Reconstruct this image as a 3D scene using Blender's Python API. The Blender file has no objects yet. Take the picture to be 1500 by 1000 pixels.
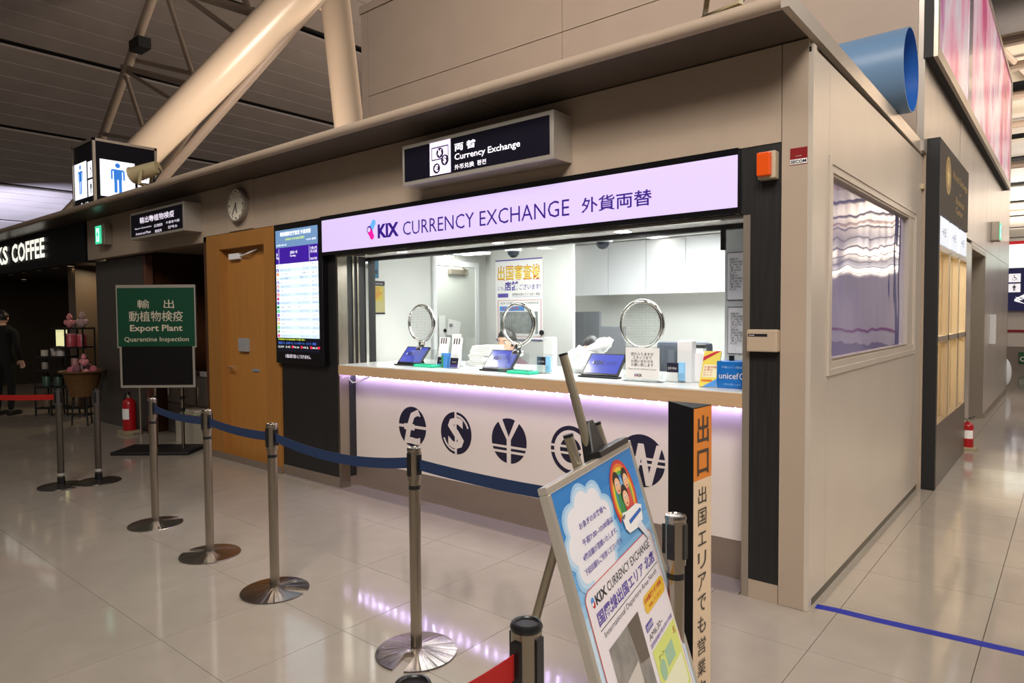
import bpy, bmesh, math, random
import numpy as np
from mathutils import Vector, Matrix
random.seed(7)
sc = bpy.context.scene
COL = sc.collection

# ------------------------------------------------------------------ camera
FPX, YAW, PITCH, ROLL = 991.75, 0.69382, 0.03965, -0.00707
CAM = Vector((1.05515, -3.62133, 1.55))
_F = Vector((-math.sin(YAW)*math.cos(PITCH), math.cos(YAW)*math.cos(PITCH), -math.sin(PITCH)))
_R = Vector((math.cos(YAW), math.sin(YAW), 0)); _U = _R.cross(_F)
_R, _U = _R*math.cos(ROLL)+_U*math.sin(ROLL), -_R*math.sin(ROLL)+_U*math.cos(ROLL)
cd = bpy.data.cameras.new('camera'); cam = bpy.data.objects.new('camera', cd); COL.objects.link(cam)
cd.sensor_width = 36; cd.lens = FPX*36/1500; cd.clip_end = 500; cd.clip_start = .05
M3 = Matrix((_R, _U, -_F)).transposed().to_4x4(); M3.translation = CAM; cam.matrix_world = M3
sc.camera = cam

def at(x, y, ax, v):
    """point where the sight line of a measured photograph point meets a plane of the building"""
    d = _F*FPX+_R*(x-750)-_U*(y-500); i = 'xyz'.index(ax)
    return CAM+d*((v-CAM[i])/d[i])

# ------------------------------------------------------------------ world, exposure, hall fill lights
sc.view_settings.view_transform = 'Standard'; sc.view_settings.look = 'None'
sc.view_settings.exposure = 0.02; sc.view_settings.gamma = 1.0; sc.view_settings.use_curve_mapping = False
w = bpy.data.worlds.new('world'); sc.world = w; w.use_nodes = True
w.node_tree.nodes['Background'].inputs[0].default_value = (1.0, .87, .76, 1)
w.node_tree.nodes['Background'].inputs[1].default_value = 0.085
sc.cycles.transparent_max_bounces = 24

def area(name, loc, target, sx, sy, power, col, spread=180):
    l = bpy.data.lights.new(name, 'AREA'); l.shape = 'RECTANGLE'; l.size = sx; l.size_y = sy
    l.energy = power; l.color = col; l.spread = math.radians(spread)
    o = bpy.data.objects.new(name, l); COL.objects.link(o); o.location = loc
    o.rotation_euler = (Vector(target)-Vector(loc)).to_track_quat('-Z', 'Y').to_euler()
    return o
WARM = (1.0, .92, .84)
area('hall_fill', (3.2, -7.5, 8.0), (-.9, -.6, .6), 4, 3, 330, WARM, 100)  # hall fills: plain area lights added out of view, not actual fittings
area('hall_fill', (-1.5, -8.0, 10.5), (-3.2, 3, 4.6), 3, 2, 130, WARM, 60)  # fill added to brighten the upper beige wall
area('hall_fill', (8.5, 11.0, 8.5), (0, 9, 1.8), 4, 4, 420, (1, .92, .84))  # fill added to brighten the far steel wall
area('hall_fill', (9.0, 1.5, 8.0), (0, 4, 1.5), 4, 4, 430, (1, .90, .82))
area('hall_fill', (-12, -9.0, 9.0), (-9, 0, 1.0), 4, 3, 45, WARM)
area('roof_uplight_fill', (-62, 10, 4.2), (-75, 16, 11), 12, 12, 5200, (.70, .73, 1.0))
area('roof_uplight_fill', (-16, 24, 4.0), (-22, 16, 16), 8, 8, 2600, (1, .80, .62))
area('roof_uplight_fill', (12, 38, 3.5), (4, 50, 14), 12, 12, 13000, (1, .90, .80))
for _k, (_x, _y) in enumerate(((5, 95), (60, 95), (20, 150), (45, 215), (60, 300))): area('roof_uplight_fill', (_x, _y, 3.0), (_x, _y, 14), 25, 25, 28000, (1, .93, .90))  # unseen uplights added to brighten the far roof panels mirrored in the window
area('column_fill', (-15.5, 3.5, 3.6), (-19, 9, 11), 2.5, 2.5, 700, (1, .82, .68))  # fill added behind the facade to light the columns and roof

# ------------------------------------------------------------------ materials
def lin(c):
    if isinstance(c, str): c = [int(c[i:i+2], 16)/255 for i in (0, 2, 4)]
    return tuple((x/12.92 if x <= .04045 else ((x+.055)/1.055)**2.4) for x in c)+(1,)
MATS = {}
def mat(name, c, rough=.5, metal=0, var=0, scale=4, stretch=(1, 1, 1), bump=0, emit=None, es=0, alpha=None, trans=0, spec=None, aniso=0, coat=0, objvar=0):
    if name in MATS: return MATS[name]
    m = bpy.data.materials.new(name); m.use_nodes = True; nt = m.node_tree; b = nt.nodes['Principled BSDF']
    L = nt.links.new
    b.inputs['Base Color'].default_value = lin(c); b.inputs['Roughness'].default_value = rough; b.inputs['Metallic'].default_value = metal
    if spec is not None: b.inputs['Specular IOR Level'].default_value = spec
    if coat: b.inputs['Coat Weight'].default_value = coat; b.inputs['Coat Roughness'].default_value = .05
    if trans: b.inputs['Transmission Weight'].default_value = trans
    if alpha is not None: b.inputs['Alpha'].default_value = alpha
    if emit: b.inputs['Emission Color'].default_value = lin(emit); b.inputs['Emission Strength'].default_value = es
    if aniso:
        b.inputs['Anisotropic'].default_value = aniso
        t = nt.nodes.new('ShaderNodeTangent'); t.direction_type = 'RADIAL'; t.axis = 'Z'; L(t.outputs[0], b.inputs['Tangent'])
    if var or bump:
        tc = nt.nodes.new('ShaderNodeTexCoord'); mp = nt.nodes.new('ShaderNodeMapping'); n = nt.nodes.new('ShaderNodeTexNoise')
        mp.inputs['Scale'].default_value = stretch; n.inputs['Scale'].default_value = scale; n.inputs['Detail'].default_value = 5
        L(tc.outputs['Object'], mp.inputs[0]); L(mp.outputs[0], n.inputs['Vector'])
        if var:
            mx = nt.nodes.new('ShaderNodeMix'); mx.data_type = 'RGBA'; mx.blend_type = 'MULTIPLY'; mx.inputs[0].default_value = 1
            rp = nt.nodes.new('ShaderNodeMapRange'); rp.inputs[1].default_value = .3; rp.inputs[2].default_value = .7
            rp.inputs[3].default_value = 1-var; rp.inputs[4].default_value = 1+var*.4
            L(n.outputs[0], rp.inputs[0]); mx.inputs[6].default_value = lin(c); L(rp.outputs[0], mx.inputs[7]); L(mx.outputs[2], b.inputs['Base Color'])
            if objvar:
                oi = nt.nodes.new('ShaderNodeObjectInfo'); r2 = nt.nodes.new('ShaderNodeMapRange'); r2.inputs[3].default_value = 1-objvar; r2.inputs[4].default_value = 1
                m2 = nt.nodes.new('ShaderNodeMix'); m2.data_type = 'RGBA'; m2.blend_type = 'MULTIPLY'; m2.inputs[0].default_value = 1
                L(oi.outputs['Random'], r2.inputs[0]); L(mx.outputs[2], m2.inputs[6]); L(r2.outputs[0], m2.inputs[7]); L(m2.outputs[2], b.inputs['Base Color'])
        if bump:
            bp = nt.nodes.new('ShaderNodeBump'); bp.inputs['Strength'].default_value = bump; bp.inputs['Distance'].default_value = .01
            L(n.outputs[0], bp.inputs['Height']); L(bp.outputs[0], b.inputs['Normal'])
    MATS[name] = m
    return m
def glass(name, tint=(1, 1, 1), refl=.10, rough=.0, wave=0):
    m = bpy.data.materials.new(name); m.use_nodes = True; nt = m.node_tree; nt.nodes.clear(); L = nt.links.new
    o = nt.nodes.new('ShaderNodeOutputMaterial'); t = nt.nodes.new('ShaderNodeBsdfTransparent'); g = nt.nodes.new('ShaderNodeBsdfGlossy')
    f = nt.nodes.new('ShaderNodeLayerWeight'); f.inputs[0].default_value = .5; pw = nt.nodes.new('ShaderNodeMath'); pw.operation = 'POWER'; pw.inputs[1].default_value = 4
    ma = nt.nodes.new('ShaderNodeMapRange'); ma.inputs[3].default_value = refl*.5; ma.inputs[4].default_value = min(.8, refl*5)
    t.inputs[0].default_value = (*tint, 1); g.inputs['Roughness'].default_value = rough; mx = nt.nodes.new('ShaderNodeMixShader')
    L(f.outputs['Facing'], pw.inputs[0]); L(pw.outputs[0], ma.inputs[0]); L(ma.outputs[0], mx.inputs[0]); L(t.outputs[0], mx.inputs[1]); L(g.outputs[0], mx.inputs[2]); L(mx.outputs[0], o.inputs[0])
    MATS[name] = m
    return m

beige = mat('beige_painted_steel', 'a89684', .55, 0, .05, 3)
beige2 = mat('beige_upper_panel', 'a39080', .5, 0, .05, 2)
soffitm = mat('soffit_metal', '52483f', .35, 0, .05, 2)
sidem = mat('side_panel_steel', 'cdc2b4', .30, .25, .05, 2)
steelwall = mat('brushed_steel_wall', 'b9b0a6', .28, .35, .12, 3, (1, 1, .3))
darkwood = mat('dark_wood_laminate', '1d1c1c', .45, 0, .45, 14, (6, 6, .25))
orangewood = mat('orange_wood', '9c6a30', .5, 0, .12, 8, (8, 8, .4))
brownwood = mat('brown_wood', '4a2c18', .4, 0, .2, 8, (8, 8, .4))
kickm = mat('kick_plate_bronze', '8f8074', .38, .5, .08, 3, (1, 1, 4))
black = mat('black_gloss', '0b0a0d', .2)
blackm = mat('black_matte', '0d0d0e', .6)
blackp = mat('black_plastic', '101012', .35)
white = mat('white_laminate', 'e6e3df', .35)
panelw = mat('white_front_panel', 'd3c8c1', .4, 0, .02, 4)
wallw = mat('booth_wall_paint', 'cfd0cc', .5, 0, .03, 5)
counterw = mat('counter_top_white', 'dadddc', .2)
lipm = mat('counter_edge_wood', 'bf9f7b', .4, 0, .06, 10, (.5, 6, 6))
chrome = mat('chrome', 'e2e0dc', .08, 1)
steel = mat('brushed_steel_pole', 'a89f92', .24, 1, .1, 20, (1, 1, .05))
steelbase = mat('spun_steel_base', 'b3aca6', .22, 1, 0, aniso=.7)
_nt = steelbase.node_tree; _tc = _nt.nodes.new('ShaderNodeTexCoord'); _g = _nt.nodes.new('ShaderNodeTexGradient'); _g.gradient_type = 'RADIAL'
_n = _nt.nodes.new('ShaderNodeTexNoise'); _n.noise_dimensions = '1D'; _n.inputs['Scale'].default_value = 26; _n.inputs['Detail'].default_value = 4
_b = _nt.nodes.new('ShaderNodeBump'); _b.inputs['Strength'].default_value = .5; _b.inputs['Distance'].default_value = .012
_nt.links.new(_tc.outputs['Object'], _g.inputs[0]); _nt.links.new(_g.outputs[0], _n.inputs['W']); _nt.links.new(_n.outputs[0], _b.inputs['Height']); _nt.links.new(_b.outputs[0], _nt.nodes['Principled BSDF'].inputs['Normal'])
alum = mat('aluminium', 'b8ad9e', .35, .8)
silver = mat('silver_frame', 'c4bdb2', .3, .6)
navy = mat('navy_ink', '17142c', .5)
purplei = mat('purple_ink', '2e1266', .5)
violeti = mat('violet_print', '5a48a0', .5)
whitei = mat('white_ink', 'e6ddd8', .5)
darki = mat('dark_ink', '25222a', .6)
redi = mat('red_ink', 'c02030', .5)
bluei = mat('blue_ink', '4a90d8', .5)
yellowi = mat('yellow_ink', 'e8d23a', .5)
orangei = mat('orange_ink', 'd8761c', .5)
greeni = mat('green_ink', '2f8a4a', .5)
skyi = mat('sky_print', '4a93d6', .4)
cloudi = mat('cloud_print', 'e8e6ec', .4)
cream = mat('cream_print', 'e4cfb6', .5)
navybelt = mat('navy_webbing', '10294e', .8, 0, .1, 60, (1, 1, 8))
redbelt = mat('red_webbing', 'a8100a', .7, 0, .1, 60, (1, 1, 8))
tapem = mat('blue_tape', '1c2a9c', .5)
paper = mat('paper_white', 'e9e8e6', .7)
greyp = mat('grey_plastic', '8f9092', .5)
whitep = mat('white_plastic', 'e4e5e6', .4)
skin = mat('skin', 'dcae94', .5)
hair = mat('black_hair', '1a1414', .4)
redm = mat('red_enamel', 'a3121a', .3)
acryl = glass('clear_acrylic', (.97, .985, .985), .16)
paneglass = glass('screen_glass', (.975, .985, .98), .07)
pinki = mat('pink_ink', 'e0149a', .5, emit='e0149a', es=.55)
blueg = mat('blue_glow_ink', '5aa0f0', .5, emit='5aa0f0', es=.6)
purpleg = mat('purple_sign_ink', '2a0c6c', .5, emit='340c8c', es=.45)
signlit = mat('lit_sign_face', '8f86a0', .4, emit='dcc6f8', es=.80)
whitelit = mat('lit_white_lettering', 'ffffff', .4, emit='e8dcf6', es=.85)
coollit = mat('lit_cool_white', 'ffffff', .4, emit='e0ecff', es=1.2)
navyface = mat('navy_sign_face', '0e0c1c', .5, spec=.2)
led = mat('led_emitter', 'ffffff', .4, emit='c4a6ff', es=44)
downl = mat('downlight_emitter', 'ffffff', .4, emit='fff6ea', es=9)

def streaks(name, cols, sx, sy, es, rough=.25):
    m = bpy.data.materials.new(name); m.use_nodes = True; nt = m.node_tree; b = nt.nodes['Principled BSDF']; L = nt.links.new
    tc = nt.nodes.new('ShaderNodeTexCoord'); mp = nt.nodes.new('ShaderNodeMapping'); n = nt.nodes.new('ShaderNodeTexNoise'); r = nt.nodes.new('ShaderNodeValToRGB')
    mp.inputs['Scale'].default_value = (sx, sx, sy); n.inputs['Scale'].default_value = 1; n.inputs['Detail'].default_value = 5
    L(tc.outputs['Object'], mp.inputs[0]); L(mp.outputs[0], n.inputs['Vector']); L(n.outputs[0], r.inputs[0])
    e = r.color_ramp.elements
    while len(e) < len(cols): e.new(.5)
    for i, (p, c) in enumerate(cols): e[i].position = p; e[i].color = lin(c)
    L(r.outputs[0], b.inputs['Base Color']); L(r.outputs[0], b.inputs['Emission Color']); b.inputs['Emission Strength'].default_value = es
    b.inputs['Roughness'].default_value = rough
    MATS[name] = m
    return m

# ------------------------------------------------------------------ builders
def wm(o):
    m = o.matrix_basis.copy()
    return wm(o.parent) @ m if o.parent else m
def link(name, me, parent=None, loc=None):
    o = bpy.data.objects.new(name, me); COL.objects.link(o)
    if parent: o.parent = parent
    return o
def tag(o, label=None, cat=None, group=None, kind=None):
    if label: o['label'] = label
    if cat: o['category'] = cat
    if group: o['group'] = group
    if kind: o['kind'] = kind
    return o
def thing(name, label, cat, loc, rz=0, group=None):
    o = bpy.data.objects.new(name, None); COL.objects.link(o); o.location = loc; o.rotation_euler = (0, 0, rz); o.empty_display_size = .1
    return tag(o, label, cat, group)
class MB:
    def __init__(s): s.v = []; s.f = []
    def add(s, vs, fs):
        b = len(s.v); s.v += [Vector(p) for p in vs]; s.f += [tuple(b+i for i in f) for f in fs]; return s
    def box(s, x0, x1, y0, y1, z0, z1):
        return s.add([(x, y, z) for z in (z0, z1) for y in (y0, y1) for x in (x0, x1)], [(0, 2, 3, 1), (4, 5, 7, 6), (0, 1, 5, 4), (2, 6, 7, 3), (0, 4, 6, 2), (1, 3, 7, 5)])
    def obox(s, c, ax, ay, az, hx, hy, hz):
        c = Vector(c)
        return s.add([c+ax*(i*hx)+ay*(j*hy)+az*(k*hz) for k in (-1, 1) for j in (-1, 1) for i in (-1, 1)], [(0, 2, 3, 1), (4, 5, 7, 6), (0, 1, 5, 4), (2, 6, 7, 3), (0, 4, 6, 2), (1, 3, 7, 5)])
    def beam(s, p, q, w, h=None, up=(0, 0, 1)):
        p, q = Vector(p), Vector(q); d = (q-p); L = d.length; d.normalize(); u = Vector(up)
        if abs(d.dot(u)) > .98: u = Vector((1, 0, 0))
        x = d.cross(u).normalized(); z = x.cross(d)
        return s.obox((p+q)/2, x, d, z, w/2, L/2, (h or w)/2)
    def cyl(s, p, q, r0, r1=None, n=20, cap=True):
        p, q = Vector(p), Vector(q); r1 = r0 if r1 is None else r1; d = (q-p).normalized(); a = d.orthogonal().normalized(); b = d.cross(a)
        vs = []
        for c, r in ((p, r0), (q, r1)):
            vs += [c+(a*math.cos(t)+b*math.sin(t))*r for t in [2*math.pi*i/n for i in range(n)]]
        fs = [(i, (i+1) % n, n+(i+1) % n, n+i) for i in range(n)]
        if cap: fs += [tuple(range(n-1, -1, -1)), tuple(range(n, 2*n))]
        return s.add(vs, fs)
    def tube(s, pts, r, n=10, cap=True):
        pts = [Vector(p) for p in pts]; vs = []; a = None
        for i, p in enumerate(pts):
            d = (pts[min(i+1, len(pts)-1)]-pts[max(i-1, 0)]).normalized()
            a = d.orthogonal().normalized() if a is None else (a-d*a.dot(d)).normalized(); b = d.cross(a)
            rr = r[i] if isinstance(r, (list, tuple)) else r
            vs += [p+(a*math.cos(t)+b*math.sin(t))*rr for t in [2*math.pi*k/n for k in range(n)]]
        fs = [(i*n+k, i*n+(k+1) % n, (i+1)*n+(k+1) % n, (i+1)*n+k) for i in range(len(pts)-1) for k in range(n)]
        if cap: fs += [tuple(range(n-1, -1, -1)), tuple((len(pts)-1)*n+k for k in range(n))]
        return s.add(vs, fs)
    def lathe(s, prof, c=(0, 0, 0), n=24, axis=None):
        c = Vector(c); d = Vector(axis or (0, 0, 1)).normalized(); a = d.orthogonal().normalized(); b = d.cross(a); vs = []
        for r, h in prof: vs += [c+d*h+(a*math.cos(t)+b*math.sin(t))*max(r, 1e-5) for t in [2*math.pi*k/n for k in range(n)]]
        return s.add(vs, [(i*n+k, i*n+(k+1) % n, (i+1)*n+(k+1) % n, (i+1)*n+k) for i in range(len(prof)-1) for k in range(n)])
    def prism(s, pts, ext):
        pts = [Vector(p) for p in pts]; e = Vector(ext); n = len(pts)
        return s.add(pts+[p+e for p in pts], [tuple(range(n-1, -1, -1)), tuple(range(n, 2*n))]+[(i, (i+1) % n, n+(i+1) % n, n+i) for i in range(n)])
    def poly(s, pts): return s.add(pts, [tuple(range(len(pts)))])
    def ball(s, c, rx, ry=None, rz=None, n=14, m=9):
        ry = ry or rx; rz = rz or rx; c = Vector(c)
        vs = [c+Vector((rx*math.sin(math.pi*j/m)*math.cos(2*math.pi*i/n), ry*math.sin(math.pi*j/m)*math.sin(2*math.pi*i/n), rz*math.cos(math.pi*j/m))) for j in range(m+1) for i in range(n)]
        return s.add(vs, [(j*n+i, (j+1)*n+i, (j+1)*n+(i+1) % n, j*n+(i+1) % n) for j in range(m) for i in range(n)])
    def torus(s, c, R, r, axis, n=36, m=10):
        c = Vector(c); d = Vector(axis).normalized(); a = d.orthogonal().normalized(); b = d.cross(a); vs = []
        for i in range(n):
            t = 2*math.pi*i/n; e = a*math.cos(t)+b*math.sin(t)
            vs += [c+e*(R+r*math.cos(u))+d*(r*math.sin(u)) for u in [2*math.pi*k/m for k in range(m)]]
        return s.add(vs, [(i*m+k, i*m+(k+1) % m, ((i+1) % n)*m+(k+1) % m, ((i+1) % n)*m+k) for i in range(n) for k in range(m)])
    def build(s, name, m, parent=None, smooth=False, bevel=0, fix=True):
        if parent is not None:
            inv = wm(parent).inverted(); vs = [inv @ v for v in s.v]; loc = None
        else:
            xs = np.array([tuple(v) for v in s.v]); loc = Vector(((xs[:, 0].min()+xs[:, 0].max())/2, (xs[:, 1].min()+xs[:, 1].max())/2, xs[:, 2].min()))
            vs = [v-loc for v in s.v]
        me = bpy.data.meshes.new(name); me.from_pydata([tuple(v) for v in vs], [], s.f)
        if fix or bevel:
            bm = bmesh.new(); bm.from_mesh(me)
            if bevel:
                bmesh.ops.remove_doubles(bm, verts=bm.verts, dist=1e-6)
                es = [e for e in bm.edges if len(e.link_faces) == 2 and e.calc_face_angle(0) > .6]
                bmesh.ops.bevel(bm, geom=es, offset=bevel, segments=2, affect='EDGES', profile=.6)
            bmesh.ops.recalc_face_normals(bm, faces=bm.faces); bm.to_mesh(me); bm.free()
        if m: me.materials.append(m)
        if smooth:
            for p in me.polygons: p.use_smooth = True
            me.set_sharp_from_angle(angle=.7)
        o = link(name, me, parent)
        if loc is not None: o.location = loc
        return o
def B(*a): return MB().box(*a)
X, Y, Z = Vector((1, 0, 0)), Vector((0, 1, 0)), Vector((0, 0, 1))

def text(body, m, parent, O, R=X, U=Z, h=.1, w=None, align='l', bold=0, off=.0012, name='lettering', space=1.0, shear=0, ls=1.0, res=2):
    """lettering lying on the plane R,U ; O is the lower left corner (or centre) of its bounding box"""
    c = bpy.data.curves.new('t', 'FONT'); c.body = body; c.resolution_u = res; c.offset = bold; c.space_character = space; c.shear = shear; c.space_line = ls
    if align == 'c': c.align_x = 'CENTER'
    o = bpy.data.objects.new('t', c); COL.objects.link(o)
    dg = bpy.context.evaluated_depsgraph_get(); me = bpy.data.meshes.new_from_object(o.evaluated_get(dg))
    vs = [v.co.copy() for v in me.vertices]; fs = [tuple(p.vertices) for p in me.polygons]
    bpy.data.objects.remove(o); bpy.data.curves.remove(c); bpy.data.meshes.remove(me)
    if not vs: return None
    x0 = min(v.x for v in vs); x1 = max(v.x for v in vs); y0 = min(v.y for v in vs); y1 = max(v.y for v in vs)
    sy = h/(y1-y0) if h else w/(x1-x0); sx = w/(x1-x0) if w else sy
    N = R.cross(U).normalized(); O = Vector(O)+N*off
    cx, cy = ((x0+x1)/2, (y0+y1)/2) if align == 'c' else (x0, y0)
    b = MB(); b.add([O+R*((v.x-cx)*sx)+U*((v.y-cy)*sy) for v in vs], fs)
    return b.build(name, m, parent, fix=False)
def plate(m, parent, O, R, U, x0, x1, y0, y1, name='print', off=.0006, d=None):
    N = R.cross(U).normalized(); O = Vector(O)+N*(off+jit())
    return MB().poly([O+R*x0+U*y0, O+R*x1+U*y0, O+R*x1+U*y1, O+R*x0+U*y1]).build(name, m, parent, fix=False)
_zc = [0]
def jit(): _zc[0] = (_zc[0]+1) % 12; return _zc[0]*1.5e-5
def shape(m, parent, O, R, U, pts, name='print', off=.0008):
    N = R.cross(U).normalized(); O = Vector(O)+N*(off+jit())
    return MB().poly([O+R*x+U*y for x, y in pts]).build(name, m, parent, fix=False)
def circ(cx, cy, rx, ry=None, a0=0, a1=2*math.pi, n=28):
    ry = ry or rx
    return [(cx+rx*math.cos(a0+(a1-a0)*i/n), cy+ry*math.sin(a0+(a1-a0)*i/n)) for i in range(n+(0 if abs(a1-a0-2*math.pi) < 1e-6 else 1))]
def ringm(m, parent, O, R, U, cx, cy, r0, r1, a0=0, a1=2*math.pi, name='print', off=.001, n=40):
    N = R.cross(U).normalized(); O = Vector(O)+N*off; b = MB(); vs = []
    for i in range(n+1):
        t = a0+(a1-a0)*i/n
        for r in (r0, r1): vs.append(O+R*(cx+r*math.cos(t))+U*(cy+r*math.sin(t)))
    b.add(vs, [(2*i, 2*i+1, 2*i+3, 2*i+2) for i in range(n)])
    return b.build(name, m, parent, fix=False)

# ================================================================== FLOOR
TP = .61
grout = mat('floor_grout', '6f6252', .6)
tilem = mat('polished_floor_tile', 'a89e91', .085, 0, .07, 5, objvar=.05, spec=.55)
fl = B(-60, 100, -12, 120, -.06, -.009).build('floor', grout); tag(fl, kind='structure')
b = MB(); g = .0016
b.add([(g, g, 0), (TP-g, g, 0), (TP-g, TP-g, 0), (g, TP-g, 0), (g, g, -.008), (TP-g, g, -.008), (TP-g, TP-g, -.008), (g, TP-g, -.008)], [(0, 1, 2, 3), (0, 4, 5, 1), (1, 5, 6, 2), (2, 6, 7, 3), (3, 7, 4, 0)])
tme = bpy.data.meshes.new('tile'); tme.from_pydata([tuple(v) for v in b.v], [], b.f); tme.materials.append(tilem)
cells = []
for i in range(-40, 10):
    for j in range(-9, 34):
        x, y = .14+i*TP, .8+j*TP
        c = Vector((x+TP/2, y+TP/2, 0)); d = c-CAM; zf = d.dot(_F)
        hidden = (-5.0 < c.x < -.4 and c.y > .6) or (c.x < -.3 and c.y > 3.2) or c.x < -15
        vis = zf > .3 and abs(d.dot(_R)/zf) < .85 and -d.dot(_U)/zf < .75 and not hidden
        if c.x > 6 : continue
        cells.append((0 if vis else 1, d.length, x, y))
cells.sort()
finv = Vector(fl.location)
for _, _, x, y in cells[:300]:
    o = link('tile', tme, fl); o.location = Vector((x, y, 0))-finv
bb = MB()
for _, _, x, y in cells[300:]:
    bb.add([Vector((p[0]+x, p[1]+y, 0)) for p in ((g, g), (TP-g, g), (TP-g, TP-g), (g, TP-g))], [(0, 1, 2, 3)])
tag(bb.build('distant_tiles', tilem, fl, fix=False), kind='stuff')
bb = B(-60, .14-40*TP, -12, 60, -.008, -.001); bb.box(.14+10*TP, 14, -12, 60, -.008, -.001); bb.box(.14-40*TP, .14+10*TP, .8+34*TP, 60, -.008, -.001).box(.14-40*TP, .14+10*TP, -12, .8-9*TP, -.008, -.001)
bb.build('outer_floor', tilem, fl)
# blue tape line
tp = MB(); pts = [(.03, .135), (.12, .15), (.3, .155), (.9, .20), (1.8, .27), (3.2, .38)]
tp.add([(x, y, .0006) for x, y in pts]+[(x+.004, y-.062, .0006) for x, y in pts], [(i, i+1, 7+i, 6+i) for i in range(5)])
tag(tp.build('floor_tape', tapem), 'strip of blue tape stuck across the floor beside the booth corner', 'tape')

# ================================================================== CEILING (curved hall roof)
roofm = mat('roof_panel', '89817d', .6, 0, .1, .6)
roofdark = mat('roof_void', '15120f', .9)
roofb = mat('roof_panel_bright', 'c9bda9', .6, 0, .05, .6)
cl = B(-100, 30, -20, 110, 22, 22.2).build('ceiling', roofdark); tag(cl, kind='structure')
prof = [(4, 16.2), (-8, 16.0), (-18.5, 15.4), (-29.4, 14.0), (-39.4, 13.1), (-49.4, 11.4), (-59.4, 9.6), (-69.4, 8.2), (-80, 6.6), (-92, 5.0)]
for (xa, za), (xb, zb) in zip(prof, prof[1:]):
    xa += CAM.x; xb += CAM.x; za += 1.55; zb += 1.55
    for k in range(6):
        t0, t1 = .03+.94*k/6+.004, .03+.94*(k+1)/6-.004
        p = lambda t: (xa+(xb-xa)*t, za+(zb-za)*t)
        (x0, z0), (x1, z1) = p(t0), p(t1)
        MB().prism([(x0, -14, z0), (x1, -14, z1), (x1, -14, z1+.12), (x0, -14, z0+.12)], (0, 62, 0)).build('roof_plank', roofm, cl)
    MB().prism([(xa, -14, za+.5), (xb, -14, zb+.5), (xb, -14, zb+.56), (xa, -14, za+.56)], (0, 62, 0)).build('roof_backing', roofdark, cl)
hR = 12.0
for y0, y1 in [(37.2, 44.6), (48.6, 57.6), (60, 66), (69, 79), (82, 92), (95, 106), (109, 121), (124, 137), (141, 155), (159, 174), (178, 196), (200, 222), (228, 255), (262, 300), (310, 400)]:
    B(-9, 95, CAM.y+y0, CAM.y+y1, 1.55+hR, 1.7+hR).build('roof_plank', roofb, cl)
tru = thing('roof_truss', 'pinkish steel truss beams under the bright roof beyond the steel wall', 'truss', (5, 45, 12), 0)
trussm = mat('truss_paint', 'a08c7c', .5)
for yb in (36.4, 40.2, 45.6, 52.7, 67.5, 98):
    MB().cyl((-9, CAM.y+yb, 13.1), (95, CAM.y+yb, 13.1), .22, n=10).build('beam', trussm, tru)
for x in np.arange(-8, 10, 3.0):
    MB().cyl((x, 33, 13.4), (x+1.5, 41.5, 13.0), .14, n=8).build('web_member', trussm, tru)
    MB().cyl((x+3, 33, 13.4), (x+1.5, 41.5, 13.0), .14, n=8).build('web_member', trussm, tru)
    MB().cyl((x, 41.5, 13.0), (x+1.5, 45.5, 13.6), .12, n=8).build('web_member', trussm, tru)

# left truss
tl = thing('roof_truss', 'cream steel lattice truss hanging below the dark roof behind the big slanted column', 'truss', (-34, 8, 9))
tm = mat('truss_cream', '95877a', .5)
P = lambda x, y, Yp: at(x, y, 'y', Yp)
def member(a, b, Yp, r, name='web_member', Yq=None):
    MB().cyl(P(*a, Yp), P(*b, Yq or Yp), r, n=12).build(name, tm, tl, smooth=True)
member((233, -30), (146, 212), 9, .19, 'chord'); member((437, -40), (228, 262), 8.6, .15, 'chord')
member((180, 98), (300, 130), 9, .12); member((188, 86), (300, 112), 9.5, .10)
member((240, -20), (286, 122), 9, .09); member((184, 104), (262, 152), 9, .08); member((182, 104), (216, 208), 9, .09)
member((262, -12), (358, 58), 9, .10); member((290, -6), (380, 22), 9, .16); member((352, -20), (374, 38), 9, .12); member((150, 196), (225, 210), 9, .10)
MB().obox(P(205, 66, 8.8), X, Y, Z, .5, .25, .22).build('lamp_housing', blackm, tl)
# columns
colm = mat('column_cream_paint', 'dccab4', .28)
c1 = thing('slanted_column', 'thick cream steel tube column slanting up to the right beneath the dark roof', 'column', (-33.5, 2.5, 0))
pA, pB = P(212, 222, 6.0), P(437, -8, 8.0); dd = (pB-pA)
MB().cyl(pA-dd*1.25, pB+dd*.45, .55, n=40).build('shaft', colm, c1, smooth=True)
q0, q1 = P(238, 262, 6.6), P(432, 40, 8.4); MB().cyl(q0-(q1-q0)*.3, q1+(q1-q0)*.4,   .15, n=16).build('brace', tm, c1, smooth=True)
c2 = thing('slanted_column', 'near vertical cream steel tube column rising behind the upper beige wall', 'column', (-16.8, 10, 0))
pA, pB = P(510, 172, 10), P(490, -10, 10); dd = pB-pA
MB().cyl(pA-dd*2.0, pB+dd*.7, .47, n=36).build('shaft', colm, c2, smooth=True)
MB().cyl(P(489.5, 10, 10), P(489, 3, 10), .52, n=36).build('collar', colm, c2, smooth=True)

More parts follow.
